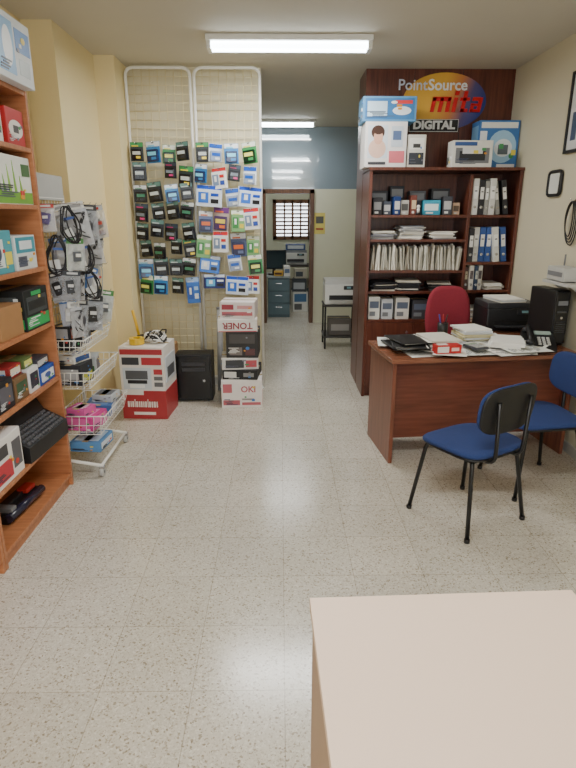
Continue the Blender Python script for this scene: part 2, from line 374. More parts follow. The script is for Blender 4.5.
sbox('product_box',2.97,3.13,.05,.70,(60,60,70),[('f',.1,.2,.9,.8,(200,200,200))],'flat dark product box on a blue box',dz=.092,xf=-1.33,dep=.2)
sbox('product_box',2.66,2.79,.06,.70,(150,40,40),[('f',.1,.2,.9,.8,(230,220,200)),('l',.1,.2,.9,.8,(200,200,200))],'flat red product box on a brown box',dz=.122,xf=-1.33,dep=.2)
sbox('product_box',2.82,2.93,.05,.70,(90,110,60),[('f',.1,.2,.9,.8,(220,220,120)),('l',.1,.2,.9,.8,(220,200,120))],'flat olive product box on a white box',dz=.132,xf=-1.33,dep=.2)
sbox('product_box',2.33,2.62,.23,.37,(232,228,224),[('f',.04,.1,.6,.5,(196,46,60)),('l',.05,.05,.95,.4,(200,60,70)),('l',.2,.5,.8,.9,(210,150,150),'o'),('f',.65,.2,.95,.8,(90,90,95)),('f',.1,.6,.5,.85,(60,60,64))],'white and red product box',xf=-1.30)
r=root('typewriter','bulky black electric typewriter on the low shelf','typewriter',(-1.43,2.895,.37),86)
B=MB(); B.poly([(-.22,y,z) for y,z in ((-.16,.0),(.15,0),(.15,.20),(.02,.23),(-.03,.15),(-.16,.085))],(.44,0,0),BLACK); bmesh.ops.recalc_face_normals(B.bm,faces=B.bm.faces[:]); B.done('body',r)
B=MB(); k=C((84,85,90),.35)
for j in range(5):
    for i in range(13): B.box((-.19+i*.0305,-.145+j*.024,.098+j*.0118),(.022,.018,.016),k,rot=(26,0,0),bev=.004,seg=1)
B.done('keys',r,label='block of dark grey keys')
B=MB(); B.cyl((-.235,.08,.222),(.235,.08,.222),.026,C((46,46,50),.25),18); B.cyl((-.26,.08,.222),(-.235,.08,.222),.034,C((60,60,64),.3),18); B.cyl((.235,.08,.222),(.26,.08,.222),.034,C((60,60,64),.3),18); B.done('roller',r)
B=MB(); B.box((0,.13,.24),(.38,.01,.06),C((90,92,96),.3),rot=(-20,0,0),bev=.003); B.done('paper_rest',r)
B=MB(); B.box((0,.0,.236),(.40,.05,.006),C((120,122,126),.3,.5),rot=(-10,0,0)); B.done('chrome_strip',r)
def deskphone(name,loc,rz,label,rx=0,cord=True,sc=1.0):
    r=root(name,label,'telephone',loc,rz); r.scale=(sc,sc,sc)
    r.rotation_euler=(R(rx),0,R(rz))
    B=MB(); pr=[(-.09,0),(.09,0),(.09,.085),(.03,.07),(-.09,.022)]
    B.poly([(-.085,y,z) for y,z in pr],(.17,0,0),BLACK); bmesh.ops.recalc_face_normals(B.bm,faces=B.bm.faces[:]); B.done('body',r)
    B=MB()
    for i in range(3):
        for j in range(4): B.box((.0+i*.024,-.06+j*.02,.038+j*.0075),(.017,.013,.008),LGREY,rot=(20,0,0),bev=.002,seg=1)
    B.done('keypad',r)
    B=MB(); B.box((.025,.05,.08),(.09,.035,.006),C((170,190,180),.2),rot=(14,0,0)); B.done('display',r)
    B=MB(); B.tube(fillet([(-.055,-.09,.05),(-.055,-.07,.075),(-.055,.06,.115),(-.055,.09,.09)],.03),.014,BLACK); B.sph((-.055,-.08,.05),.026,BLACK,(1,1,.7)); B.sph((-.055,.075,.092),.026,BLACK,(1,1,.7)); B.done('handset',r)
    if cord:
        B=MB(); pts=[]
        for i in range(120):
            t=i/119; a=t*2*math.pi*16; cx=-.09-.07*math.sin(t*math.pi); cy=-.09+.17*t
            pts.append((cx+.007*math.cos(a),cy,.010+.007*math.sin(a)))
        B.tube(pts,.0026,BLACK,5); B.done('cord',r)
    return r
r=root('toner_cartridge','black toner cartridge with red grip on the lowest shelf','toner cartridge',(-1.42,2.72,.08),85)
B=MB(); B.box((0,0,.03),(.34,.1,.055),BLACK,bev=.01); B.cyl((-.17,-.05,.04),(.17,-.05,.04),.022,C((40,40,60),.2)); B.box((0,.02,.066),(.28,.05,.02),C((38,38,42),.4),bev=.004); B.done('body',r)
B=MB(); B.box((.1,0,.075),(.09,.06,.025),C((170,40,30),.4),bev=.006); B.done('grip',r,label='red plastic grip')
B=MB(); B.box((-.12,-.0,.066),(.05,.11,.03),GREY,bev=.006); B.done('end_cap',r)
# ------------------------------------------------------------------ wheeled display stand
st=root('display_stand','white wire display stand with baskets and castors','display stand',(-1.26,3.56,0),0)
B=MB()
for y in (-.28,.28):
    B.tube(fillet([(-.15,y,.09),(-.15,y,1.72)],.01),.011,WIREW)
    B.tube(fillet([(-.15,y,.6),(-.15,y,.12),(.13,y,.07)],.08),.011,WIREW)
B.tube([(-.15,-.28,1.70),(-.15,.28,1.70)],.011,WIREW); B.tube([(-.15,-.28,.12),(-.15,.28,.12)],.011,WIREW); B.tube([(.12,-.28,.075),(.12,.28,.075)],.009,WIREW)
B.done('frame',st)
B=MB()
for i in range(1,12): B.cyl((-.15,-.28+i*.0467,.6),(-.15,-.28+i*.0467,1.7),.0025,WIREW,5)
for i in range(23): B.cyl((-.15,-.28,.6+i*.05),(-.15,.28,.6+i*.05),.0025,WIREW,5)
B.done('wire_back',st)
B=MB(); B.box((-.145,0,1.76),(.01,.56,.15),LGREY,bev=.003); B.done('header_panel',st)
for (x,y) in ((-.13,-.28),(-.13,.28),(.12,-.28),(.12,.28)):
    B=MB(); B.cyl((x-.012,y,.03),(x+.012,y,.03),.03,C((190,190,186),.5),18); B.cyl((x-.014,y,.03),(x+.014,y,.03),.01,GREY,10); B.box((x,y,.062),(.034,.03,.018),CHROME); B.done('castor',st)
def basket(par,z,h,x0,x1,name='basket',rake=.0):
    B=MB()
    for zz in (0,h*.5,h):
        B.tube([(x0,-.27,z+zz),(x1+zz*.3,-.27,z+zz),(x1+zz*.3,.27,z+zz),(x0,.27,z+zz)],.004 if zz==h else .0025,WIREW,6,closed=True)
    for i in range(13):
        y=-.27+i*.045; B.tube([(x0,y,z+h),(x0,y,z),(x1,y,z),(x1+h*.3,y,z+h)],.002,WIREW,5)
    for i in range(7):
        x=x0+(x1-x0)*i/6
        B.tube([(x+h*.1,-.27,z+h),(x,-.27,z),(x,.27,z),(x+h*.1,.27,z+h)],.002,WIREW,5)
    B.done(name,par)
basket(st,.28,.12,-.14,.13); basket(st,.58,.1,-.14,.09); basket(st,.8,.08,-.14,.06)
HOOKM={}
def hook(par,loc,L,rz=0):
    if L not in HOOKM:
        B=MB(); B.tube([(0,0,0),(0,-L,0),(0,-L-.008,.012)],.0022,CHROME,5); HOOKM[L]=B.mesh('hook')
    return place(HOOKM[L],'hook',par,loc,rz)
def bagpack(kind,seed):
    rr=random.Random(seed)
    B=MB(); w,h=kind['w'],kind['h']
    if kind['in']=='hank':
        for k in range(5):
            ww=w*rr.uniform(.18,.42); ph=rr.uniform(0,6); hh=h*rr.uniform(.38,.5); cx=rr.uniform(-.012,.012)
            B.tube([(cx+ww*math.sin(a)*(1-.35*math.cos(a))+.006*math.sin(3*a+ph),-.012-.006*k+.006*math.sin(2*a+ph),-hh+hh*math.cos(a)) for a in [2*math.pi*i/26 for i in range(26)]],.0038,C(kind['ic'],.4),6,closed=True)
        B.box((0,-.02,-h*.3),(.05,.03,.012),C(kind['lb'],.5)); B.box((.03,-.024,-h*.8),(.022,.014,.045),C(kind['hd'],.4),rot=(0,30,0),bev=.002,seg=1); B.box((-.02,-.012,-h*.72),(.06,.003,.08),C((220,222,222),.4),rot=(0,-12,0))
        return B.mesh('accessory_pack')
    nx,ny=6,9; vs={}
    for sgn in (-1,1):
        for i in range(nx+1):
            for j in range(ny+1):
                u=i/nx*2-1; v=j/ny*2-1; bul=(1-u*u)**.5*(1-v*v)**.5
                vs[sgn,i,j]=B.bm.verts.new((u*w/2*(1-.06*bul*rr.random()),-.012+sgn*(.002+.017*bul*rr.uniform(.4,1.1)),-h*.58+v*h*.42))
    mi=B.mi(C(kind['bag'],.08,alpha=.4))
    for sgn in (-1,1):
        for i in range(nx):
            for j in range(ny):
                q=(vs[sgn,i,j],vs[sgn,i+1,j],vs[sgn,i+1,j+1],vs[sgn,i,j+1])
                f=B.bm.faces.new(q if sgn<0 else q[::-1]); f.material_index=mi; f.smooth=False
    B.box((0,0,-h*.08),(w,.004,h*.17),C(kind['hd'],.5),bev=.001,seg=1)
    if kind.get('card'): B.box((0,.004,-h*.55),(w,.003,h*.84),C(kind['card'],.45),bev=.001,seg=1)
    B.box((rr.uniform(-.01,.01),-.003,-h*.08),(w*.6,.004,h*.07),C(kind['lb'],.5))
    B.box((rr.uniform(-.01,.01),-.0,-h*.84),(w*.7,.003,h*.16),C(kind['lb'],.5))
    if kind['in']=='tangle':
        pts=[]
        for i in range(60):
            t=i/59; pts.append((w*.34*math.sin(t*23+seed),-.016-.012*math.sin(t*31),-h*.25-h*.6*(.5+.5*math.sin(t*10.5+seed))))
        B.tube(pts,.0036,C(kind['ic'],.4),6)
        B.box((w*.15,-.02,-h*.4),(.02,.012,.045),C(kind['ic'],.4),rot=(0,35,0),bev=.002,seg=1)
    elif kind['in']=='mouse':
        B.sph((0,-.02,-h*.6),.028,C(kind['ic'],.3),(.8,.6,1.35)); B.tube([(0,-.016,-h*.45),(.01,-.02,-h*.36),(-.02,-.018,-h*.3),(.015,-.018,-h*.24)],.003,BLACK,5)
    else:
        B.box((rr.uniform(-.01,.01),-.018,-h*.54),(w*rr.uniform(.4,.65),.026,h*rr.uniform(.28,.44)),C(kind['ic'],.4),rot=(0,rr.uniform(-18,18),0),bev=.003,seg=1); B.box((0,-.033,-h*.5),(w*.3,.004,h*.1),C(kind['lb'],.4)); B.tube([(0,-.02,-h*.76),(.02,-.02,-h*.9),(-.03,-.018,-h*.82),(.03,-.02,-h*.5)],.003,C(kind['ic'],.4),5)
    return B.mesh('accessory_pack')
KB=[(dict(w=.12,h=.24,hd=(40,42,46),lb=(60,90,160),ic=(28,28,32)),'hank','bare hank of black cable with tie'),
    (dict(w=.12,h=.22,hd=(60,62,68),bag=(200,204,210),lb=(210,210,205),ic=(70,72,78),card=(120,126,134)),'mouse','grey carded pack with a dark mouse'),
    (dict(w=.10,h=.19,hd=(200,204,208),bag=(226,228,232),lb=(180,60,50),ic=(130,132,134)),'box','clear bag with a grey adapter'),
    (dict(w=.12,h=.2,hd=(40,44,52),bag=(190,194,200),lb=(200,200,200),ic=(26,26,28),card=(54,58,66)),'box','black carded accessory pack'),
    (dict(w=.11,h=.2,hd=(60,110,180),bag=(226,228,232),lb=(230,230,230),ic=(214,214,210),card=(80,130,196)),'box','blue carded pack with white adapter'),
    (dict(w=.12,h=.21,hd=(70,66,64),bag=(220,220,222),lb=(220,190,60),ic=(34,32,38)),'tangle','brown header bag with dark cable'),
    (dict(w=.13,h=.22,hd=(220,220,216),bag=(226,228,232),lb=(160,160,160),ic=(40,40,44)),'tangle','clear bag with tangled black cable'),
    (dict(w=.11,h=.18,hd=(190,60,50),bag=(226,228,232),lb=(230,230,230),ic=(90,80,130),card=(226,222,216)),'box','red header pack with violet part'),
    (dict(w=.11,h=.19,hd=(80,140,80),bag=(224,228,228),lb=(236,236,230),ic=(90,94,100),card=(200,210,196)),'box','green header pack with grey part'),
    (dict(w=.11,h=.22,hd=(190,190,186),lb=(200,60,60),ic=(188,188,184)),'hank','bare hank of pale grey cable with tie')]
for k in KB: k[0]['in']=k[1]
KM=[bagpack(k[0],i+2) for i,k in enumerate(KB)]; KL=[k[2] for k in KB]
seqs=[[0,6,4,1,2],[8,0,7,6,3],[3,5,0,4,9],[6,1,3,0,8]]
for ri,z in enumerate((1.66,1.475,1.29,1.11)):
    for ci in range(5):
        y=3.33+ci*.115+(.03 if ri%2 else 0)
        hook(st,(-.15,y-3.56,z),.26,90)
        for dj,xo in enumerate((-1.21,-1.30)):
            k=seqs[(ri+dj)%4][(ci+dj*2)%5]
            o=place(KM[k],'accessory_pack',None,(xo+random.uniform(-.03,.03),y,z+random.uniform(-.015,.015)),0,rot=(random.uniform(-8,8),random.uniform(-14,14),44+random.uniform(-38,38)),label=KL[k]+' hung on a display hook',cat='accessory pack',group='accessory packs on the display stand')
            s=random.uniform(.82,1.16); o.scale=(s,1,s)
gB='goods in the display stand baskets'
pbox('product_box',.2,.2,.09,(-1.27,3.44,.285),80,(206,58,140),[('f',.1,.1,.9,.9,(225,110,175)),('t',.15,.15,.85,.85,(235,150,200)),('l',.1,.1,.9,.9,(220,100,165))],'bright pink product box in the lower basket','box',gB)
pbox('product_box',.2,.18,.08,(-1.25,3.7,.285),95,(70,110,170),[('f',.1,.1,.9,.9,(200,205,215)),('t',.15,.15,.85,.85,(120,150,200))],'blue and white product box in the lower basket','box',gB)
pbox('product_box',.15,.14,.05,(-1.22,3.74,.367),85,(190,196,200),[('t',.1,.1,.9,.9,(80,90,110))],'grey product box on a blue box','box',gB)
pbox('product_box',.13,.13,.05,(-1.28,3.41,.377),75,(214,90,160),[('t',.2,.2,.8,.8,(240,200,220))],'small pink product box on a pink box','box',gB)
pbox('product_box',.22,.2,.07,(-1.25,3.46,.135),85,(90,140,190),[('t',.1,.1,.9,.9,(190,210,225)),('f',.1,.2,.9,.8,(220,226,232))],'light blue product box on the stand base','box',gB)
pbox('product_box',.18,.16,.13,(-1.30,3.43,.585),85,(40,42,48),[('f',.1,.1,.9,.5,(180,180,60)),('l',.1,.3,.9,.8,(170,170,170))],'dark product box in the middle basket','box',gB)
pbox('product_box',.16,.14,.12,(-1.30,3.66,.585),100,(180,186,190),[('f',.1,.2,.9,.8,(90,90,100)),('l',.1,.1,.9,.5,(60,110,60))],'grey product box in the middle basket','box',gB)
pbox('product_box',.16,.12,.05,(-1.30,3.45,.717),70,(220,216,206),[('f',.1,.2,.9,.8,(60,90,150)),('t',.2,.2,.8,.8,(60,90,150))],'small white product box on a dark box','box',gB)
pbox('product_box',.14,.12,.15,(-1.32,3.42,.805),80,(30,30,34),[('f',.1,.5,.9,.9,(150,80,60)),('l',.1,.5,.9,.9,(160,160,160))],'black product box in the upper basket','box',gB)
pbox('product_box',.14,.12,.13,(-1.31,3.62,.805),100,(150,152,156),[('f',.1,.1,.9,.5,(60,60,66)),('l',.1,.1,.9,.9,(210,210,210))],'grey product box in the upper basket','box',gB)
# ------------------------------------------------------------------ grids with ink packs
def grid_panel(x0,x1,zt,label):
    cx=(x0+x1)/2; w=(x1-x0)/2; r=root('display_grid',label,'display grid',(cx,5.17,0),0,'wire display grids')
    B=MB(); B.tube(fillet([(-w,0,0),(-w,0,zt),(w,0,zt),(w,0,0)],.07,6),.013,WIREW,8); B.tube([(-w,0,.12),(w,0,.12)],.01,WIREW)
    for s in (-1,1): B.box((s*(w-.012),0,.008),(.04,.09,.016),WIREW,bev=.003)
    B.done('frame',r)
    B=MB(); n=8
    for i in range(1,n): B.cyl((-w+2*w*i/n,0,.12),(-w+2*w*i/n,0,zt),.0032,WIREB,5)
    m=int((zt-.12)/.066)
    for i in range(1,m+1): B.cyl((-w,.004,.12+i*.066),(w,.004,.12+i*.066),.0032,WIREB,5)
    B.done('wire_mesh',r); return r
g1=grid_panel(-1.272,-.742,2.76,'tall cream wire display grid hung with small ink packs')
g2=grid_panel(-.708,-.165,2.76,'tall cream wire display grid hung with wide ink packs')
def pack(w,h,base,top,blis,accent,t=.03,two=None):
    B=MB(); B.box((0,0,-h/2+.012),(w,.002,h),C(base,.3),bev=.0006,seg=1)
    B.box((0,-.002,-h*.1+.008),(w*.95,.003,h*.22),C(top,.3)); B.box((0,-.003,.003),(.022,.003,.006),C((40,40,40),.6))
    B.box((-w*.12,-.004,-h*.12),(w*.5,.002,h*.06),C(two or accent,.3))
    if blis:
        B.box((0,-t/2-.001,-h*.58),(w*.8,t,h*.56),C(blis,.12),bev=.006); B.box((0,-t-.002,-h*.5),(w*.6,.002,h*.17),C(accent,.25)); B.box((w*.12,-t-.002,-h*.72),(w*.34,.002,h*.12),C(two or base,.25))
    else:
        B.box((0,-t/2-.001,-h*.52),(w*.96,t,h*.8),C(base,.3),bev=.002,seg=1)
        B.box((-w*.2,-t-.002,-h*.5),(w*.4,.002,h*.5),C(accent,.3)); B.box((w*.24,-t-.002,-h*.35),(w*.3,.002,h*.14),C(top,.3)); B.box((w*.24,-t-.002,-h*.65),(w*.3,.002,h*.2),C(two or (30,30,34),.3)); B.box((-w*.2,-t-.003,-h*.45),(w*.16,.002,h*.26),C((236,236,232),.3))
    return B.mesh('ink_cartridge_pack')
PK={'k':pack(.115,.15,(40,44,50),(90,130,122),(22,22,25),(196,204,204)),
 'K':pack(.115,.145,(34,36,40),(204,208,208),(20,20,22),(60,120,90)),
 'm':pack(.11,.14,(38,42,48),(60,80,100),(24,24,27),(120,130,140),two=(216,60,130)),
 'n':pack(.115,.16,(44,54,52),(60,150,84),(26,26,28),(190,194,190),two=(240,210,60)),
 'c':pack(.12,.16,(50,130,196),(232,236,240),(30,44,84),(120,210,244)),
 'g':pack(.12,.16,(60,146,84),(232,236,222),(22,48,30),(236,232,120)),
 'w':pack(.12,.15,(228,234,240),(30,90,190),(150,164,190),(30,90,190)),
 'b':pack(.21,.165,(220,230,244),(24,74,184),None,(50,112,214)),
 'B':pack(.18,.15,(50,116,210),(235,240,245),None,(200,216,240)),
 'd':pack(.13,.19,(96,110,150),(222,222,222),(56,62,92),(214,104,50)),
 'y':pack(.13,.19,(196,176,164),(110,66,134),(84,66,104),(232,210,90),two=(240,120,60)),
 'G':pack(.12,.18,(120,170,110),(236,236,226),None,(50,130,60),two=(220,200,60)),
 'W':pack(.13,.17,(238,238,234),(200,50,50),None,(120,140,170),two=(50,80,170)),
 'h':pack(.125,.25,(50,110,196),(170,200,232),None,(34,80,170),two=(230,236,240)),
 'l':pack(.21,.13,(36,48,110),(225,230,235),None,(90,170,216))}
PL={'k':'small black ink cartridge blister pack','K':'small black ink pack with pale header','m':'small black ink pack with magenta mark','n':'small dark ink pack with green header','c':'small cyan ink cartridge pack','g':'small green ink cartridge pack','w':'white and blue ink cartridge pack','b':'wide white and blue ink multipack','B':'wide blue ink multipack','d':'grey-blue ink cartridge blister pack','y':'brown and violet ink cartridge pack','G':'small green boxed ink pack','W':'small white and red boxed ink pack','h':'tall bright blue hanging pack','l':'long dark blue toner multipack'}
rg=random.Random(11)
def hang(g,x,z,k,j=1):
    gx=g.location.x; x+=rg.uniform(-.014,.014)*j; z+=rg.uniform(-.022,.018)*j; hook(g,(x-gx,0,z),.11)
    o=place(PK[k],'ink_cartridge_pack',None,(x,5.095+rg.uniform(-.03,.02),z+.004),0,rot=(rg.uniform(-2,6),rg.uniform(-8,8),rg.uniform(-20,20)),label=PL[k]+' hanging on a hook',cat='ink pack',group='ink packs on the wire grids')
    s=rg.uniform(.9,1.1); o.scale=(s,1,s)
LX=[-1.205,-1.07,-.94,-.805]
rows=[(2.17,'ncgk'),(2.0,'k mn'),(1.85,'Kkck'),(1.69,'mkkK'),(1.53,'kkmk'),(1.37,'kKkn'),(1.215,'ckkK'),(1.06,'gck ')]
for ri,(z,s) in enumerate(rows):
    for i,ch in enumerate(s):
        if ch==' ':continue
        hang(g1,LX[i]+(.015 if ri%2 else 0),z,ch)
hang(g1,-.79,1.05,'h',0)
for x,k in ((-.655,'n'),(-.53,'w'),(-.40,'c'),(-.26,'g')): hang(g2,x,2.16,k)
for x,k in ((-.655,'c'),(-.52,'W'),(-.38,'m'),(-.25,'w')): hang(g2,x,1.99,k)
for x,k in ((-.60,'b'),(-.425,'w'),(-.265,'b')): hang(g2,x,1.82,k)
for x,k in ((-.65,'d'),(-.52,'y'),(-.375,'G'),(-.24,'W')): hang(g2,x,1.63,k)
for x,k in ((-.655,'G'),(-.52,'W'),(-.375,'d')): hang(g2,x,1.43,k)
for x,z,k in ((-.25,1.42,'G'),(-.62,1.24,'B'),(-.42,1.25,'w'),(-.24,1.23,'g')): hang(g2,x,z,k)
for x,k in ((-.60,'l'),(-.39,'b'),(-.25,'W')): hang(g2,x,1.08,k)
# ------------------------------------------------------------------ things on floor by the grid
lett=[]; u=.12
for wd in (.05,.03,.045,.02,.05,.035,.04,.03,.05,.02,.045,.04,.05,.03):
    lett.append(('f',u,.17,u+wd*.8,.25 if wd>.028 else .28,(236,226,220))); u+=wd+.012
rb=pbox('carton',.36,.36,.60,(-1.095,4.51,0),-4,(228,222,216),[('f',0,0,1,.30,(172,52,56)),('f',0,.3,.5,.34,(172,52,56)),('f',.5,.3,1,.40,(172,52,56)),('r',0,0,1,.40,(172,52,56)),('l',0,0,1,.34,(172,52,56)),('f',.06,.42,.70,.72,(206,212,218)),('f',.12,.56,.62,.68,(90,92,96)),('f',.16,.5,.6,.55,(40,40,44)),('f',.2,.44,.54,.49,(236,236,234)),('f',.06,.76,.44,.86,(60,62,68)),('f',.5,.76,.94,.86,(186,60,66)),('f',.76,.46,.95,.52,(110,110,112)),('f',.76,.55,.95,.6,(110,110,112)),('f',.76,.63,.95,.7,(186,60,66)),('f',.25,.06,.75,.10,(236,226,220)),('f',.03,.90,.97,.97,(178,60,66)),('r',.1,.5,.9,.85,(206,212,218)),('r',.2,.55,.8,.7,(90,92,96))]+lett,'large white carton with red band and printer picture','box')
r=root('tape_roll','yellow roll of packing tape on a large carton','tape roll',(-1.16,4.44,.602))
B=MB(); ri,ro=.035,.06; n=24
for a in range(n):
    a0=2*math.pi*a/n; a1=2*math.pi*(a+1)/n
    q=lambda rr,aa,z:(rr*math.cos(aa),rr*math.sin(aa),z)
    B.poly([q(ri,a0,.002),q(ro,a0,.002),q(ro,a1,.002),q(ri,a1,.002)],(0,0,.05),C((220,180,40),.3))
B.done('tape',r)
r=root('cable_heap','tangled white and black cables on a large carton','cables',(-1.02,4.52,.602))
for col,nm,sd_ in (((228,226,220),'white_cable',3),((30,30,32),'black_cable',5)):
    rr=random.Random(sd_); B=MB(); pts=[]
    for i in range(60):
        a=i*.55; ra=.05+.05*rr.random(); pts.append((ra*math.cos(a),ra*math.sin(a),.008+.09*rr.random()*(1-i/90)))
    B.tube(pts,.006,C(col,.5),6); B.done(nm,r)
r=root('hand_broom','yellow handled dust brush leaning on a carton','brush',(-1.18,4.62,.602))
B=MB(); B.tube([(0,0,.01),(-.03,.02,.15),(-.05,.03,.24)],.012,C((224,178,40),.4)); B.done('handle',r)
B=MB(); B.box((.01,-.02,.02),(.05,.11,.035),BLACK,bev=.005); B.done('bristles',r)
pbox('carton',.2,.24,.5,(-1.04,4.90,0),0,(170,128,84),[('f',.2,.6,.8,.8,(220,214,200))],'tall brown cardboard carton behind other goods','box')
r=root('computer_tower','black computer tower case standing on the floor','computer',(-.765,4.86,0))
B=MB(); B.box((0,0,.225),(.32,.2,.42),BLACK,bev=.008)
for s in (-1,1):
    for t in (-1,1): B.cyl((s*.12,t*.07,0),(s*.12,t*.07,.02),.012,GREY)
B.done('body',r)
B=MB(); B.box((.0,-.104,.225),(.29,.012,.39),C((14,14,16),.25),bev=.005); B.box((0,-.112,.35),(.2,.004,.03),C((44,44,48),.3)); B.box((0,-.112,.30),(.2,.004,.03),C((44,44,48),.3)); B.done('front_panel',r)
B=MB(); B.cyl((.09,-.11,.2),(.09,-.116,.2),.012,CHROME); B.done('power_button',r)
gT='stack of toner boxes beside the grid'
PKR=(190,100,110)
pbox('toner_box',.35,.34,.25,(-.34,4.76,0),2,(236,230,226),[('f',.04,.1,.45,.28,PKR),('f',.5,.1,.96,.2,PKR),('f',.04,.55,.26,.86,PKR),('T','f',.66,.66,.075,'OKI',PKR,.002),('r',.05,.1,.9,.3,PKR),('t',.05,.1,.9,.3,PKR),('f',.5,.28,.8,.34,(150,140,140))],'white toner carton with pink-red print, lowest in stack','box',gT)
pbox('toner_box',.30,.30,.085,(-.335,4.75,.2512),-5,(30,30,32),[('f',.05,.2,.4,.8,(225,225,220)),('f',.6,.3,.9,.7,(140,140,140))],'flat black toner box with white label','box',gT)
pbox('toner_box',.31,.28,.10,(-.355,4.75,.3374),5,(216,214,210),[('f',.1,.15,.6,.85,(50,50,54)),('f',.65,.2,.95,.8,(190,80,90))],'flat white toner box with black print','box',gT)
pbox('toner_box',.27,.28,.225,(-.32,4.76,.4386),-2,(44,42,42),[('f',.1,.55,.9,.9,(70,66,64)),('f',.1,.1,.5,.4,(120,112,108)),('f',.6,.1,.9,.35,(90,50,50))],'dark grey toner box in the middle of the stack','box',gT)
pbox('carton',.33,.28,.105,(-.365,4.75,.6650),3,(230,226,222),[('f',.02,.0,.98,.06,(200,80,90)),('T','f',.5,.5,.075,'TONER',(150,60,70),.0018,180),('r',.1,.1,.9,.9,PKR)],'long white toner box lying upside down','box',gT)
pbox('toner_box',.29,.27,.14,(-.35,4.755,.7712),-4,(226,218,216),[('f',.06,.2,.94,.42,PKR),('f',.06,.55,.4,.85,(160,60,74)),('f',.5,.6,.94,.8,(210,150,152))],'white toner box with pink print, topmost in stack','box',gT)
r=root('poster_tube','grey cardboard poster tube leaning on the grid','tube',(-.565,5.05,0)); B=MB(); B.tube([(0,0,.02),(.01,.05,.78)],.028,C((150,150,150),.5),14); B.tube([(.01,.05,.78),(.0102,.051,.795)],.031,GREY,14); B.done('tube',r)
# ------------------------------------------------------------------ bookcase
bc=root('bookcase','tall dark mahogany bookcase packed with files and binders','bookcase',(1.365,5.1,0))
XE=2.012
def bpart(name,x0,x1,y0,y1,z0,z1,m=DARKW): B=MB(); B.bb(x0-1.365,x1-1.365,y0-5.1,y1-5.1,z0,z1,m,bev=.0015); return B.done(name,bc)
bpart('side_panel',.74,.765,4.9,5.3,0,1.95); bpart('side_panel',XE-.025,XE,4.9,5.3,0,1.95); bpart('divider',1.58,1.605,4.91,5.285,.1,1.92)
bpart('back_panel',.765,XE-.025,5.288,5.3,.05,1.94); bpart('top_board',.735,XE+.003,4.89,5.3,1.951,1.975); bpart('plinth',.77,XE-.03,4.93,4.95,0,.08)
for z in (.1,.71,.96,1.14,1.40,1.60): bpart('shelf',.766,1.579,4.91,5.287,z-.022,z)
for z in (.1,.71,.97,1.21,1.60): bpart('shelf',1.606,XE-.026,4.91,5.287,z-.022,z)
for x0,x1 in ((.766,1.17),(1.174,1.578),(1.606,XE-.027)):
    d=bpart('door',x0,x1,4.895,4.909,.1,.685); B=MB(); B.cyl((x1-.05-1.365,4.895-5.1,.6),(x1-.05-1.365,4.875-5.1,.6),.01,CHROME); B.done('knob',d)
def fmesh(col,h=.2,t=.012):
    B=MB(); B.box((0,0,h/2),(t,.24,h),C(col,.7),bev=.002,seg=1); B.box((0,-.06,h+.006),(t*.5,.05,.014),PAPER); B.box((0,-.1205,h*.5),(t*.4,.002,h*.5),C((200,196,184),.6)); return B.mesh('file_folder')
FM=[fmesh((222,220,208),.20),fmesh((198,194,180),.185),fmesh((232,228,216),.21,.016),fmesh((150,138,120),.2)]
x=.79
while x<1.56:
    k=random.choice([0,0,1,1,2,3]); t=.016 if k==2 else .012
    place(FM[k],'file_folder',None,(x,5.05+random.uniform(-.03,.03),1.14),0,rot=(0,random.uniform(-7,7),0),label='pale paper file folder standing upright in the bookcase',cat='file folder',group='file folders in the bookcase')
    x+=t+random.uniform(.004,.011)
def binder(w,h,col,lab):
    B=MB(); B.box((0,0,h/2),(w,.25,h),C(col,.5),bev=.003,seg=1); B.box((0,-.1258,h*.62),(w*.66,.002,h*.34),C(lab,.5)); 
    B.cyl((0,-.125,h*.22),(0,-.1285,h*.22),.012,CHROME,12); B.box((0,-.1262,h*.66),(w*.4,.0024,h*.03),C((60,60,60),.5)); return B.mesh('ring_binder')
BN=[(binder(.05,.29,(212,212,206),(240,240,236)),.05,'white ring binder'),(binder(.05,.29,(50,84,150),(235,235,230)),.05,'blue ring binder'),(binder(.045,.28,(36,36,40),(225,225,220)),.045,'black ring binder'),(binder(.035,.27,(150,150,146),(230,230,225)),.035,'grey ring binder'),(binder(.03,.2,(80,60,56),(190,180,150)),.03,'brown bound book'),(binder(.04,.21,(216,212,200),(90,80,80)),.04,'cream bound book'),(binder(.03,.21,(44,60,84),(180,180,170)),.03,'dark blue bound book')]
def row(seq,x,z,grp,sh='in the bookcase',lean=None):
    for i,k in enumerate(seq):
        me,w,l=BN[k]; a=(lean or {}).get(i,0); x+=.27*abs(math.sin(R(a)))*.5 if a else 0
        place(me,'ring_binder' if k<4 else 'book',None,(x+w/2,5.05+random.uniform(-.02,.02),z+w/2*abs(math.sin(R(a)))),0,rot=(0,a,0),label=l+(' leaning ' if a else ' standing ')+sh,cat='binder' if k<4 else 'book',group=grp); x+=w+.004
    return x
row([0,2,3,0,3,2],1.612,1.60,'binders on the top bookcase shelf',lean={4:-9,5:-9})
row([2,0,1,1,0,1],1.612,1.21,'binders on the middle bookcase shelf',lean={4:-7,5:-7})
row([4,5,6,5],1.612,.97,'books on the lower bookcase shelf')
gU='small goods on the bookcase'
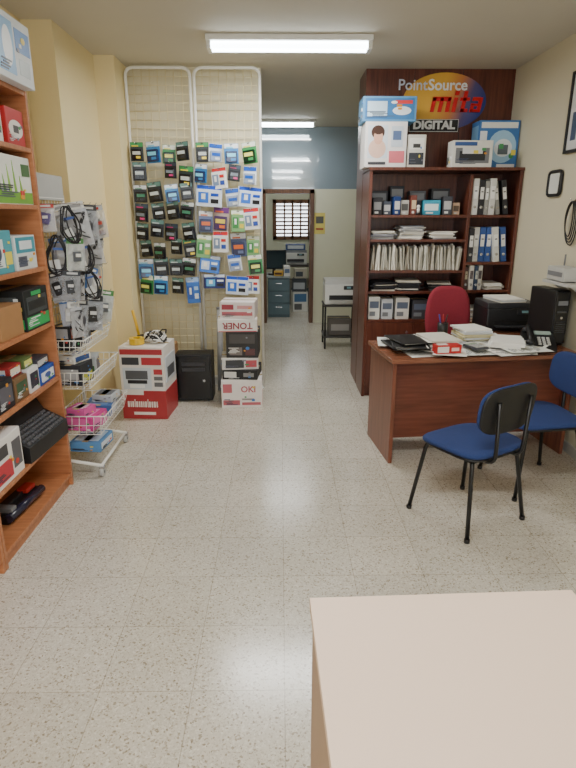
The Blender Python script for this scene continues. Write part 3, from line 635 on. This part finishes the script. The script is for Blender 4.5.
for i,(w,d,h,col,pr,l) in enumerate([(.08,.12,.14,(40,40,46),(150,150,150),'small black box'),(.07,.1,.11,(70,76,90),(200,200,200),'small grey box'),(.06,.1,.15,(30,60,120),(220,220,220),'small dark blue box'),(.07,.1,.12,(190,188,180),(80,80,80),'small pale box'),(.05,.1,.16,(120,60,50),(220,200,160),'small maroon box'),(.15,.12,.12,(40,150,180),(220,235,235),'turquoise box'),(.08,.1,.15,(60,62,70),(180,180,180),'small dark grey box'),(.06,.1,.10,(204,170,140),(90,70,50),'small tan box')]):
    X=[.83,.915,.99,1.065,1.135,1.30,1.43,1.51][i]
    pbox('small_box',w,d,h,(X,5.03+(.02 if i%2 else 0),1.60),random.uniform(-8,8),col,[('f',.12,.3,.88,.75,pr),('f',.2,.08,.6,.2,(220,220,215))],l+' on the bookcase shelf','box',gU,tape=False)
for i,(X,w,h,c) in enumerate([(.86,.16,.2,(60,62,68)),(1.02,.12,.24,(40,44,56)),(1.2,.14,.2,(96,100,108)),(1.4,.16,.22,(52,52,58))]):
    pbox('small_box',w,.12,h,(X,5.19,1.60),0,c,[('f',.1,.6,.9,.9,(130,134,140))],'dark box at the rear of the bookcase shelf','box',gU,tape=False)
r=root('figurine','small white trophy figure on the bookcase shelf','figurine',(1.175,4.965,1.60)); B=MB(); B.cyl((0,0,0),(0,0,.015),.022,BLACK,16); B.cyl((0,0,.015),(0,0,.05),.009,WHITE,10,r2=.014); B.sph((0,0,.066),.016,WHITE); B.done('figure',r)
def pstack(name,w,d,n,loc,rz,label,grp,seed=1,cols=((236,234,228),(214,210,198),(196,200,206)),mess=5):
    rr=random.Random(seed); B=MB(); z=0
    for i in range(n):
        t=rr.uniform(.004,.012); B.box((rr.uniform(-.0016,.0016)*mess,rr.uniform(-.0016,.0016)*mess,z+t/2),(w,d,t*.98),C(cols[rr.randrange(len(cols))],.7),rot=(0,0,rr.uniform(-mess,mess))); z+=t
    return B.done(name,loc=loc,rz=rz,label=label,cat='papers',group=grp)
gP='paper stacks on the bookcase'
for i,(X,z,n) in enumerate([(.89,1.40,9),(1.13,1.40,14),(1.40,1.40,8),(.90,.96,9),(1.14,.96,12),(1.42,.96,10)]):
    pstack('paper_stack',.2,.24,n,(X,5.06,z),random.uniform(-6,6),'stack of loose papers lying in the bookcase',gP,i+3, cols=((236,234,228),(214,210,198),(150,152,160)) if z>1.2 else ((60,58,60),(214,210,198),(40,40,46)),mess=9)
pstack('paper_stack',.16,.24,7,(1.87,5.06,.97),5,'stack of loose papers beside a few books',gP,44,mess=8)
for i,(X,w,h,c) in enumerate([(.83,.1,.2,(226,226,220)),(.945,.1,.18,(200,204,210)),(1.08,.12,.19,(222,220,214)),(1.24,.14,.17,(60,60,66)),(1.42,.16,.15,(216,214,206))]):
    pbox('small_box',w,.2,h,(X,5.03,.71),0,c,[('f',.1,.5,.9,.8,(90,100,120)),('f',.1,.15,.6,.35,(120,124,130))],'small carton on the lower bookcase shelf','box','cartons on the lower bookcase shelf')
pstack('paper_stack',.2,.26,10,(1.78,5.06,.71),0,'stack of loose papers lying in the bookcase',gP,22)
zt=1.976; gO='product boxes on top of the bookcase'
pbox('carton',.34,.28,.345,(.865,5.06,zt),0,(232,228,226),[('f',.06,.2,.54,.92,(214,222,230)),('f',.08,.2,.5,.62,(226,188,168),'o'),('f',.14,.62,.46,.92,(70,44,34),'o'),('f',.2,.5,.42,.82,(220,170,146),'o'),('f',.18,.72,.44,.9,(70,44,34),'o'),('f',.58,.1,.95,.36,(216,110,120)),('f',.62,.45,.9,.9,(205,214,224)),('r',.1,.1,.9,.5,(216,110,120)),('f',.08,.06,.5,.12,(60,60,66)),('f',.66,.6,.86,.8,(90,110,150))],'white product box printed with a portrait','box',gO)
pbox('product_box',.43,.27,.185,(.885,5.06,zt+.3465),0,(92,150,196),[('f',.04,.08,.96,.92,(60,120,176)),('f',.08,.2,.45,.8,(196,220,236)),('f',.55,.25,.9,.6,(230,236,240),'o'),('f',.6,.7,.92,.84,(220,60,60))],'blue product box lying on a white box','box',gO)
pbox('product_box',.15,.22,.25,(1.12,5.04,zt),0,(216,212,202),[('f',.1,.08,.9,.45,(52,56,66)),('f',.1,.55,.9,.9,(236,234,226)),('f',.3,.6,.7,.72,(60,60,60))],'narrow white and black product box','box',gO)
pbox('product_box',.33,.15,.205,(1.575,4.98,zt),0,(226,224,216),[('f',.08,.15,.92,.72,(120,122,126)),('f',.18,.25,.82,.6,(40,42,46)),('f',.25,.5,.75,.72,(222,222,222)),('f',.05,.8,.6,.94,(60,90,150))],'white product box picturing a grey printer','box',gO)
pbox('product_box',.34,.2,.38,(1.84,5.175,zt),0,(60,116,180),[('f',.25,.12,.95,.8,(160,200,228),'o'),('f',.4,.25,.85,.62,(225,232,236),'o'),('f',.5,.3,.75,.5,(90,100,110)),('f',.05,.84,.95,.96,(232,232,228)),('f',.5,.03,.95,.1,(235,235,235)),('f',.03,.3,.2,.78,(232,236,240)),('l',.1,.1,.9,.9,(120,170,210))],'large blue product box beside other boxes','box',gO)
# ------------------------------------------------------------------ logo sign
sg=root('shop_sign','wide yellow and blue oval sign with red and white lettering','sign',(1.45,5.3,2.54))
m,nt,b=newmat('sign_gradient'); tc=N(nt,'ShaderNodeTexCoord'); sx=N(nt,'ShaderNodeSeparateXYZ'); cr=N(nt,'ShaderNodeValToRGB'); mr=N(nt,'ShaderNodeMapRange'); ma=N(nt,'ShaderNodeMath',operation='MULTIPLY_ADD'); ma.inputs[1].default_value=-.35
nt.links.new(tc.outputs['Object'],sx.inputs[0]); nt.links.new(sx.outputs[2],ma.inputs[0]); nt.links.new(sx.outputs[0],ma.inputs[2]); nt.links.new(ma.outputs[0],mr.inputs[0]); mr.inputs[1].default_value=-.38; mr.inputs[2].default_value=.32
nt.links.new(mr.outputs[0],cr.inputs[0]); nt.links.new(cr.outputs[0],b.inputs['Base Color'])
e=cr.color_ramp.elements; e[0].color=lin((212,160,50)); e[0].position=0; e[1].color=lin((228,176,66)); e[1].position=.42
x=e.new(.62); x.color=lin((206,130,70)); x=e.new(.80); x.color=lin((84,76,124)); x=e.new(1); x.color=lin((36,54,130)); b.inputs['Roughness'].default_value=.4
B=MB(); B.poly([(-.03+.36*math.cos(a),.016,-.005+.225*math.sin(a)) for a in [2*math.pi*i/48 for i in range(48)]],(0,-.012,0),m); bmesh.ops.recalc_face_normals(B.bm,faces=B.bm.faces[:]); B.done('disc',sg)
B=MB(); B.text('Point',.12,C((206,212,224),.4),Matrix.Translation((-.185,.0,.12))@FX90,.003,0.0008,align='RIGHT'); B.done('lettering',sg,label='thin pale lettering reading Point')
B=MB(); B.text('Source',.12,C((236,238,240),.4),Matrix.Translation((-.18,.0,.12))@FX90,.003,.0022,align='LEFT'); B.done('lettering',sg,label='bold white lettering reading Source')
# heavy hand-cut letters m i t a
RD=C((206,20,32),.35); B=MB()
def blk(x0,x1,z0,z1): B.bb(x0,x1,-.014,-.004,z0,z1,RD,bev=.003)
z0=-.115; xh=.115; sw_=.034
blk(-.215,-.215+sw_,z0,z0+xh); blk(-.15,-.15+sw_,z0,z0+xh); blk(-.085,-.085+sw_,z0,z0+xh); blk(-.215,-.055,z0+xh-.03,z0+xh+.006)
blk(-.030,-.030+sw_,z0,z0+xh); blk(-.032,.006,z0+xh+.018,z0+xh+.05)
blk(.045,.045+sw_,z0,z0+xh+.05); blk(.022,.108,z0+xh-.028,z0+xh); blk(.045,.108,z0,z0+.028)
blk(.185,.185+sw_,z0,z0+xh); blk(.13,.20,z0+xh-.027,z0+xh+.004); blk(.125,.125+.03,z0,z0+.07); blk(.13,.20,z0,z0+.024); blk(.13,.20,z0+.048,z0+.068)
o=B.done('lettering',sg,label='heavy red lettering reading mita'); o.location.x=.06; o.location.z=.025
for v in o.data.vertices: v.co.x+=(v.co.z+.115)*.18
B=MB(); B.box((-.11,.002,-.195),(.43,.008,.10),C((226,228,226),.4)); B.box((-.11,-.002,-.195),(.420,.008,.090),C((24,26,30),.4)); B.done('lettering_backing',sg)
B=MB(); B.text('DIGITAL',.09,C((236,238,236),.4),Matrix.Translation((-.11,-.008,-.195))@FX90,.002,.0042,1.08); B.done('lettering',sg,label='white lettering reading DIGITAL on black')
# ------------------------------------------------------------------ office desk
DR=6.5; DCX,DCY=1.275,3.765
dk=root('office_desk','dark mahogany office desk with panel legs','desk',(DCX,DCY,0),DR)
def dp(name,x0,x1,y0,y1,z0,z1,m): B=MB(); B.bb(x0-1.27,x1-1.27,y0-3.68,y1-3.68,z0,z1,m,bev=.002); return B.done(name,dk)
def dl(X,Y,z):
    a=R(DR); x=X-1.27; y=Y-3.68
    return (DCX+x*math.cos(a)-y*math.sin(a),DCY+x*math.sin(a)+y*math.cos(a),z)
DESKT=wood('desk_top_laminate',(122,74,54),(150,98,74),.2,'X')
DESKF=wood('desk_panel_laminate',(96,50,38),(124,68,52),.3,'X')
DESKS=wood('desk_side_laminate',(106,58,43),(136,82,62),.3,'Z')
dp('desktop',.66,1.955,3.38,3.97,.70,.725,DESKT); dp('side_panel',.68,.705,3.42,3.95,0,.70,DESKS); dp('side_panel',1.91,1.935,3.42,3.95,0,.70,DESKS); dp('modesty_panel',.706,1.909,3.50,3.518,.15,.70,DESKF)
sd=root('side_table','dark wood side table holding a printer','table',(1.80,4.54,0))
B=MB(); B.bb(-.18,.205,-.32,.33,.70,.725,DESKT,bev=.002); B.done('tabletop',sd)
for s in (-1,1): B=MB(); B.bb(-.17,.195,s*.30-.012,s*.30+.012,0,.70,DESKS,bev=.002); B.done('side_panel',sd)
ZD=.726
def sheet(v):
    B=MB(); nx,ny=6,8; w,h=.21,.297; vs=[[None]*(ny+1) for _ in range(nx+1)]
    for i in range(nx+1):
        for j in range(ny+1):
            x=(i/nx-.5)*w; y=(j/ny-.5)*h; z=.0015+(.02*(max(0,i/nx-.5)**2)*4*(v%2)) + (.02*max(0,j/ny-.6)**2*4*(v==2))
            vs[i][j]=B.bm.verts.new((x,y,z))
    mi=B.mi([PAPER,C((226,228,222),.7),C((232,220,176),.7)][v])
    for i in range(nx):
        for j in range(ny): f=B.bm.faces.new((vs[i][j],vs[i+1][j],vs[i+1][j+1],vs[i][j+1])); f.material_index=mi; f.smooth=True
    lm=C((100,100,108),.7)
    for j in range(12): B.box((-.02+.01*(j%3),.11-j*.018,.0022),(.12-.02*(j%3),.006,.0006),lm)
    return B.mesh('paper_sheet')
SM=[sheet(0),sheet(1),sheet(2)]; SI=[0,1,0,2,1,0,0,1,0,2,0,1,0,0,1,0,2,0,1,0,1]
pos=[(.90,3.58,10),(.95,3.75,-30),(1.03,3.86,15),(1.13,3.62,80),(1.18,3.80,65),(1.30,3.70,25),(1.36,3.56,-12),(1.24,3.50,95),(1.42,3.82,40),(1.48,3.66,-20),(1.52,3.50,70),(.80,3.83,-8),(1.44,3.48,12),(1.56,3.80,10),(1.60,3.56,35),(1.08,3.50,-15),(1.34,3.86,100),(1.20,3.68,-48),(1.50,3.74,120),(.98,3.62,140),(1.58,3.46,98)]
for i,(X,Y,a) in enumerate(pos): place(SM[SI[i]],'paper_sheet',None,dl(X,Y,ZD+.0005+.0014*i),a,label='loose printed sheet of paper on the desk' if SI[i]<2 else 'loose cream printed sheet on the desk',cat='paper',group='loose papers on the desk')
pstack('paper_stack',.21,.28,5,dl(1.08,3.70,ZD+.031),12,'messy pile of documents on the desk','document piles on the desk',31,mess=9)
pstack('paper_stack',.21,.28,4,dl(1.53,3.60,ZD+.031),-25,'messy pile of documents on the desk','document piles on the desk',32,cols=((236,234,228),(230,220,200)),mess=9)
pstack('paper_stack',.2,.22,7,dl(1.38,3.83,ZD+.031),5,'messy pile of documents on the desk','document piles on the desk',33,cols=((236,234,228),(200,190,150),(210,214,220)),mess=9)
r=root('calculator','small grey desk calculator lying on papers','calculator',dl(1.27,3.52,ZD+.031),20)
B=MB(); B.box((0,0,.008),(.1,.14,.016),C((70,72,78),.4),bev=.004); B.done('body',r)
B=MB()
for i in range(4):
    for j in range(4): B.box((-.033+i*.022,-.05+j*.022,.018),(.015,.014,.005),LGREY,bev=.001,seg=1)
B.done('keys',r); B=MB(); B.box((0,.05,.0175),(.08,.025,.003),C((150,170,150),.2)); B.done('display',r)
for i,(X,Y,a) in enumerate([(.84,3.68,8),(.86,3.64,-6),(.88,3.70,14)]):
    B=MB(); B.box((0,0,.006),(.24,.31,.002),BLACK,bev=.0006,seg=1); B.box((0,0,.011),(.235,.305,.002),BLACK,rot=(0,1.2,0),bev=.0006,seg=1); B.box((.0,0,.0085),(.21,.29,.003),PAPER); B.cyl((-.12,-.15,.009),(-.12,.15,.009),.006,BLACK,8)
    B.done('document_folder',loc=dl(X,Y,ZD+.004+.015*i+.018),rz=a,label='black document folder with papers on the desk',cat='folder',group='black folders on the desk')
pbox('small_box',.17,.07,.055,dl(1.04,3.45,ZD+.022),8,(190,36,34),[('f',.05,.15,.5,.85,(230,226,220)),('f',.6,.3,.9,.7,(240,200,190)),('t',.1,.2,.5,.8,(230,226,220))],'small red and white box on the desk','box',None,tape=False)
deskphone('telephone',dl(1.745,3.58,ZD),-14,'black desk telephone with coiled cord on the desk',sc=1.2)
p=dl(1.20,3.92,ZD+.026)
r=root('pen_cup','black mesh pen cup with pens on the desk','pen cup',p); B=MB(); B.cyl((0,0,0),(0,0,.1),.035,BLACK,20,r2=.038); B.done('cup',r)
for i,c in enumerate([(30,60,160),(170,30,30),(30,30,30)]): B=MB(); B.cyl((0.01*(i-1),0,.05),(.03*(i-1),.01,.16),.004,C(c,.3),8); B.done('pen',r)
ct_=root('desktop_computer','slim black upright computer standing on the desk','computer',dl(1.905,3.77,ZD),8)
B=MB(); B.box((0,0,.20),(.11,.3,.37),BLACK,bev=.01); B.done('casing',ct_)
B=MB(); B.poly([(-.06,y,z) for y,z in ((-.13,0),(.13,0),(.11,.02),(-.11,.02))],(.12,0,0),BLACK); bmesh.ops.recalc_face_normals(B.bm,faces=B.bm.faces[:]); B.done('stand_base',ct_)
B=MB(); B.box((0,-.153,.20),(.1,.012,.355),C((30,31,34),.25),bev=.005); B.box((0,-.161,.3),(.07,.004,.03),GREY); B.box((0,-.161,.24),(.07,.003,.012),C((70,72,76),.3))
for i in range(6): B.box((0,-.160,.10+.014*i),(.07,.003,.004),C((60,62,66),.3))
B.done('front_panel',ct_)
B=MB(); B.cyl((0,-.158,.2),(0,-.164,.2),.009,CHROME); B.done('power_button',ct_)
def printer(loc,rz,w,d,h,base,top,label,name='printer'):
    r=root(name,label,'printer',loc,rz); bm_=C(base,.4); tm=C(top,.35)
    B=MB(); B.box((0,0,h*.42),(w,d,h*.8),bm_,bev=.012); B.done('body',r)
    B=MB(); B.box((0,.01,h*.9),(w*.98,d*.92,h*.2),tm,bev=.01); B.done('lid',r)
    B=MB(); B.box((0,-d*.5-.02,h*.2),(w*.7,.08,.01),tm,bev=.003); B.box((0,-d*.5-.001,h*.3),(w*.74,.004,h*.2),BLACK); B.done('paper_tray',r)
    B=MB(); B.box((w*.22,-d*.49,h*.7),(w*.3,.02,h*.16),C((40,42,46),.3),rot=(-15,0,0),bev=.003,seg=1); B.box((w*.22,-d*.5-.009,h*.71),(w*.12,.004,h*.08),C((120,160,170),.2),rot=(-15,0,0)); B.done('control_panel',r)
    return r
printer((1.805,4.46,ZD),0,.40,.34,.22,(30,30,33),(50,50,54),'black inkjet printer on the side table')
pstack('paper_stack',.21,.28,4,(1.79,4.46,ZD+.2215),8,'papers lying on top of the black printer','papers on machines',41)
# ------------------------------------------------------------------ chairs
vc=root('visitor_chair','blue fabric visitor chair with black tubular legs, facing the desk','chair',(1.025,2.78,0),31,'blue visitor chairs')
SHELL=C((20,20,23),.45); LEG=C((16,16,18),.35)
B=MB(); B.pad(.44,.42,.03,NAVY,Matrix.Translation((0,0,.448)),e=4.2,puff=.010,bend=lambda p:(p.x,p.y,p.z-.02*max(0,p.y/.22)**2)); B.done('seat',vc)
B=MB(); B.pad(.43,.41,.014,SHELL,Matrix.Translation((0,0,.427)),e=4.2); B.done('seat_shell',vc)
mt=Matrix.Translation((0,-.22,.685))@Matrix.Rotation(R(6),4,'X')@Matrix.Rotation(R(90),4,'X')
bb_=lambda p:(p.x,p.y,p.z-.55*p.x*p.x)
B=MB(); B.pad(.40,.245,.022,NAVY,mt@Matrix.Translation((0,0,-.014)),e=3.4,bend=bb_,puff=.005); B.done('backrest',vc)
B=MB(); B.pad(.405,.25,.013,SHELL,mt@Matrix.Translation((0,0,.005)),e=3.4,bend=bb_); B.done('backrest_shell',vc)
for sx in (-1,1):
    for sy in (-1,1):
        B=MB(); B.tube([(sx*.165,sy*.15,.418),(sx*.175,sy*.16,.38),(sx*.22,sy*.21,.01)],.0115,LEG,10); B.cyl((sx*.22,sy*.21,0),(sx*.2195,sy*.2095,.02),.015,BLACK,10); B.done('leg',vc)
B=MB(); B.tube([(-.165,.15,.41),(.165,.15,.41)],.01,LEG); B.tube([(-.165,-.15,.41),(.165,-.15,.41)],.01,LEG)
for s in (-1,1): B.tube([(s*.165,.15,.41),(s*.165,-.15,.41)],.01,LEG)
B.done('seat_frame',vc)
for s in (-1,1):
    B=MB(); B.tube(fillet([(s*.10,-.10,.412),(s*.10,-.235,.412),(s*.12,-.24,.74)],.06),.0105,LEG,10); B.done('back_support',vc)
copy_tree(vc,(1.545,3.165,0),97,'blue fabric visitor chair with black tubular legs beside the desk')
oc=root('office_chair','burgundy fabric swivel chair behind the desk','chair',(1.37,4.40,0),176)
B=MB(); B.pad(.44,.46,.08,RED,Matrix.Translation((0,0,.47)),e=4,puff=.015); B.done('seat',oc)
B=MB(); B.pad(.37,.46,.07,RED,Matrix.Translation((0,-.2,.815))@Matrix.Rotation(R(6),4,'X')@Matrix.Rotation(R(90),4,'X'),e=3.4,puff=.012,bend=lambda p:(p.x*(1-.12*max(0,p.y)/.24),p.y,p.z-.5*p.x*p.x)); B.done('backrest',oc)
B=MB(); B.tube(fillet([(0,-.05,.42),(0,-.25,.42),(0,-.25,.75)],.06),.018,BLACK); B.done('back_support',oc)
B=MB(); B.cyl((0,0,.1),(0,0,.43),.025,BLACK); B.done('gas_column',oc)
for i in range(5):
    a=2*math.pi*i/5+.3; c,s_=math.cos(a),math.sin(a)
    B=MB(); B.tube([(0,0,.10),(c*.27,s_*.27,.07)],.018,BLACK,8); B.done('base_arm',oc)
    B=MB(); B.cyl((c*.28-s_*.02,s_*.28+c*.02,.028),(c*.28+s_*.02,s_*.28-c*.02,.028),.028,BLACK,14); B.cyl((c*.27,s_*.27,.03),(c*.27,s_*.27,.075),.008,GREY,8); B.done('castor',oc)
# ------------------------------------------------------------------ table
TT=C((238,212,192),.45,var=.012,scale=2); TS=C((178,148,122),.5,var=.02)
ft=root('counter_table','pale pinkish cream laminate table with panel sides','table',(.392,.778,0),1.9)
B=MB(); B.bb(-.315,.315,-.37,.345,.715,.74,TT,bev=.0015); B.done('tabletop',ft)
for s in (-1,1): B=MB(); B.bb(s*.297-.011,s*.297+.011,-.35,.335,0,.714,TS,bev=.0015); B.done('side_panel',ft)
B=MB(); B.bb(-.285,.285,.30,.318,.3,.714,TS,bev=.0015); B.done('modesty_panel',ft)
# ------------------------------------------------------------------ right wall things
r=root('wall_mirror','small black framed mirror on the cream wall','mirror',(XR-.003,4.31,1.82)); r.scale=(1,.85,.82)
B=MB(); pts=fillet([(-.012,-.11,0),(-.012,-.11,.1),(-.012,.11,.1),(-.012,.11,-.1),(-.012,-.11,-.1),(-.012,-.11,0)],.04)[:-1]; B.tube(pts,.015,BLACK,8,closed=True); B.done('frame',r)
B=MB(); B.box((-.008,0,0),(.01,.2,.18),C((226,228,222),.12,var=.01)); B.done('glass',r)
r=root('picture_frame','dark framed white poster on the cream wall','picture',(XR-.001,3.90,2.27))
B=MB(); 
for a in ((-.33,.33,.24,.26),(-.33,.33,-.26,-.24),(-.33,-.31,-.26,.26),(.31,.33,-.26,.26)): B.bb(-.025,0,a[0],a[1],a[2],a[3],BLACK,bev=.002)
B.done('frame',r)
B=MB(); B.bb(-.012,-.002,-.31,.31,-.24,.24,C((214,216,216),.4)); B.bb(-.013,-.011,-.2,.1,-.15,.1,C((110,150,180),.4)); B.bb(-.013,-.011,.2,.27,-.18,.0,C((60,80,110),.4)); B.done('poster',r)
r=root('cable_coil','coiled black cables hanging from a wall hook','cables',(XR-.012,3.97,1.69)); r.scale=(1,.9,.9)
B=MB(); B.cyl((.0,0,0),(.012,0,0),.015,CHROME,12); B.tube([(.005,0,0),(-.03,0,0),(-.035,0,.015)],.004,CHROME,6); B.done('hook',r)
for k in range(4):
    B=MB(); B.tube([(-.022+.007*k-.01*abs(math.sin(a)),(.055+.012*k)*math.sin(a),-.13-.01*k+(.128+.012*k)*math.cos(a)) for a in [2*math.pi*i/26 for i in range(26)]],.0045,BLACK,6,closed=True); B.done('cable_loop',r)
r=root('wall_shelf','small wall shelf holding an office device','shelf',(XR-.001,3.82,1.17)); B=MB(); B.bb(-.17,0,-.2,.15,-.02,0,LGREY,bev=.002); B.done('board',r)
for y in (-.15,.1): B=MB(); B.poly([(-.0,y,-.02),(-.13,y,-.02),(-.0,y,-.10)],(0,.012,0),LGREY); B.done('bracket',r)
r=root('router','pale grey network device on the small wall shelf','router',(1.925,3.82,1.17)); B=MB(); B.box((0,0,.05),(.13,.24,.09),LGREY,bev=.008); B.box((-.067,0,.05),(.003,.2,.03),GREY); B.done('body',r); B=MB(); B.cyl((.04,.1,.08),(.04,.1,.17),.006,GREY); B.done('antenna',r)
# ------------------------------------------------------------------ back rooms
ct=root('printer_cart','dark metal cart with shelf carrying a printer','cart',(.74,7.0,0))
for z in (.15,.535): B=MB(); B.box((0,0,z),(.42,.42,.02),C((60,58,56),.5),bev=.003); B.done('shelf',ct)
for sx in (-1,1):
    for sy in (-1,1): B=MB(); B.cyl((sx*.19,sy*.19,.03),(sx*.19,sy*.19,.54),.012,BLACK,10); B.cyl((sx*.19-.01,sy*.19,.025),(sx*.19+.01,sy*.19,.025),.025,BLACK,12); B.done('leg',ct)
printer((.74,7.0,.546),0,.40,.38,.30,(228,228,222),(206,206,202),'white laser printer on a cart')
pbox('carton',.28,.28,.2,(.74,7.0,.161),0,(90,84,78),[('f',.1,.3,.9,.7,(150,146,140))],'grey carton on the cart lower shelf','box')
r=root('notice','yellow notice sheet pinned on the pale wall','notice',(.585,8.5985,1.48)); B=MB(); B.box((0,-.001,0),(.16,.003,.3),C((222,206,110),.6)); B.box((0,-.0035,.05),(.11,.002,.1),C((90,90,84),.6)); B.box((0,-.0035,-.08),(.11,.002,.03),C((170,90,60),.6)); B.done('sheet',r)
fd=root('work_desk','grey-teal work desk in the back room','desk',(-.22,9.35,0)); DT=C((70,92,100),.4)
B=MB(); B.box((0,0,.65),(.76,.6,.03),C((150,160,160),.4),bev=.003); B.done('desktop',fd)
B=MB(); B.bb(-.36,-.34,-.28,.28,0,.635,DT); B.done('side_panel',fd); B=MB(); B.bb(.02,.37,-.28,.28,0,.635,DT,bev=.003); B.done('drawer_unit',fd)
for i in range(3): B=MB(); B.bb(.03,.36,-.295,-.281,.05+i*.19,.225+i*.19,C((84,108,116),.4),bev=.002); q=B.done('drawer',fd); B=MB(); B.box((.195,-.3,.17+i*.19),(.1,.012,.012),CHROME); B.done('handle',q)
mo2=root('computer_monitor','dark computer monitor on the back room desk','monitor',(-.10,9.3,.665),10)
B=MB(); B.pad(.2,.16,.016,BLACK,Matrix.Translation((0,0,.008)),e=4); B.box((0,.01,.06),(.05,.025,.1),BLACK); B.done('stand',mo2)
B=MB(); B.box((0,0,.24),(.40,.03,.3),BLACK,bev=.008); B.done('casing',mo2); B=MB(); B.box((0,-.0165,.24),(.37,.003,.27),C((40,60,70),.1)); B.done('screen',mo2)
pbox('carton',.1,.2,.16,(.10,9.15,.665),5,(214,214,210),[('f',.1,.3,.9,.7,(90,110,140))],'small white carton on the back room desk','box')
pbox('carton',.14,.16,.08,(-.02,9.12,.665),-8,(200,160,70),[('f',.1,.3,.9,.7,(90,60,40))],'small ochre carton on the back room desk','box')
tb=root('small_table','dark small table in the back room','table',(.36,10.6,0))
B=MB(); B.box((0,0,.71),(.6,.5,.03),C((70,64,60),.5),bev=.003); B.done('tabletop',tb)
for sx in (-1,1):
    for sy in (-1,1): B=MB(); B.cyl((sx*.27,sy*.22,0),(sx*.27,sy*.22,.7),.015,GREY,10); B.done('leg',tb)
printer((.28,10.6,.726),0,.42,.36,.26,(216,216,212),(120,124,130),'white printer on the back room table')
pbox('carton',.36,.3,.1,(.28,10.6,.99),0,(70,90,140),[('f',.1,.2,.9,.8,(210,214,220))],'blue carton lying on a white printer','box')
pbox('carton',.4,.35,.45,(.36,10.55,0),0,(120,116,110),[('f',.1,.3,.9,.7,(80,90,100))],'grey carton under the back room table','box')
pbox('carton',.26,.26,.34,(.33,9.75,0),6,(212,210,204),[('f',.1,.5,.9,.9,(70,110,150)),('f',.1,.1,.6,.4,(90,90,90))],'white and blue carton on the back room floor','box')
pbox('carton',.24,.24,.22,(.33,9.75,.342),-4,(70,76,84),[('f',.1,.2,.9,.7,(180,184,190))],'dark carton stacked on a white carton','box')
pbox('carton',.2,.2,.16,(.34,9.75,.564),3,(196,190,176),[('f',.1,.2,.7,.7,(60,70,80))],'beige carton topmost in the back room stack','box')
# ------------------------------------------------------------------ camera
cd=bpy.data.cameras.new('camera'); cam=bpy.data.objects.new('camera',cd); COL.objects.link(cam)
cam.location=(0,0,1.6); cam.rotation_euler=(R(90-16.8),0,R(-.78)); cd.sensor_fit='AUTO'; cd.sensor_width=36; cd.lens=560/768*36; cd.clip_start=.02
SC.camera=cam
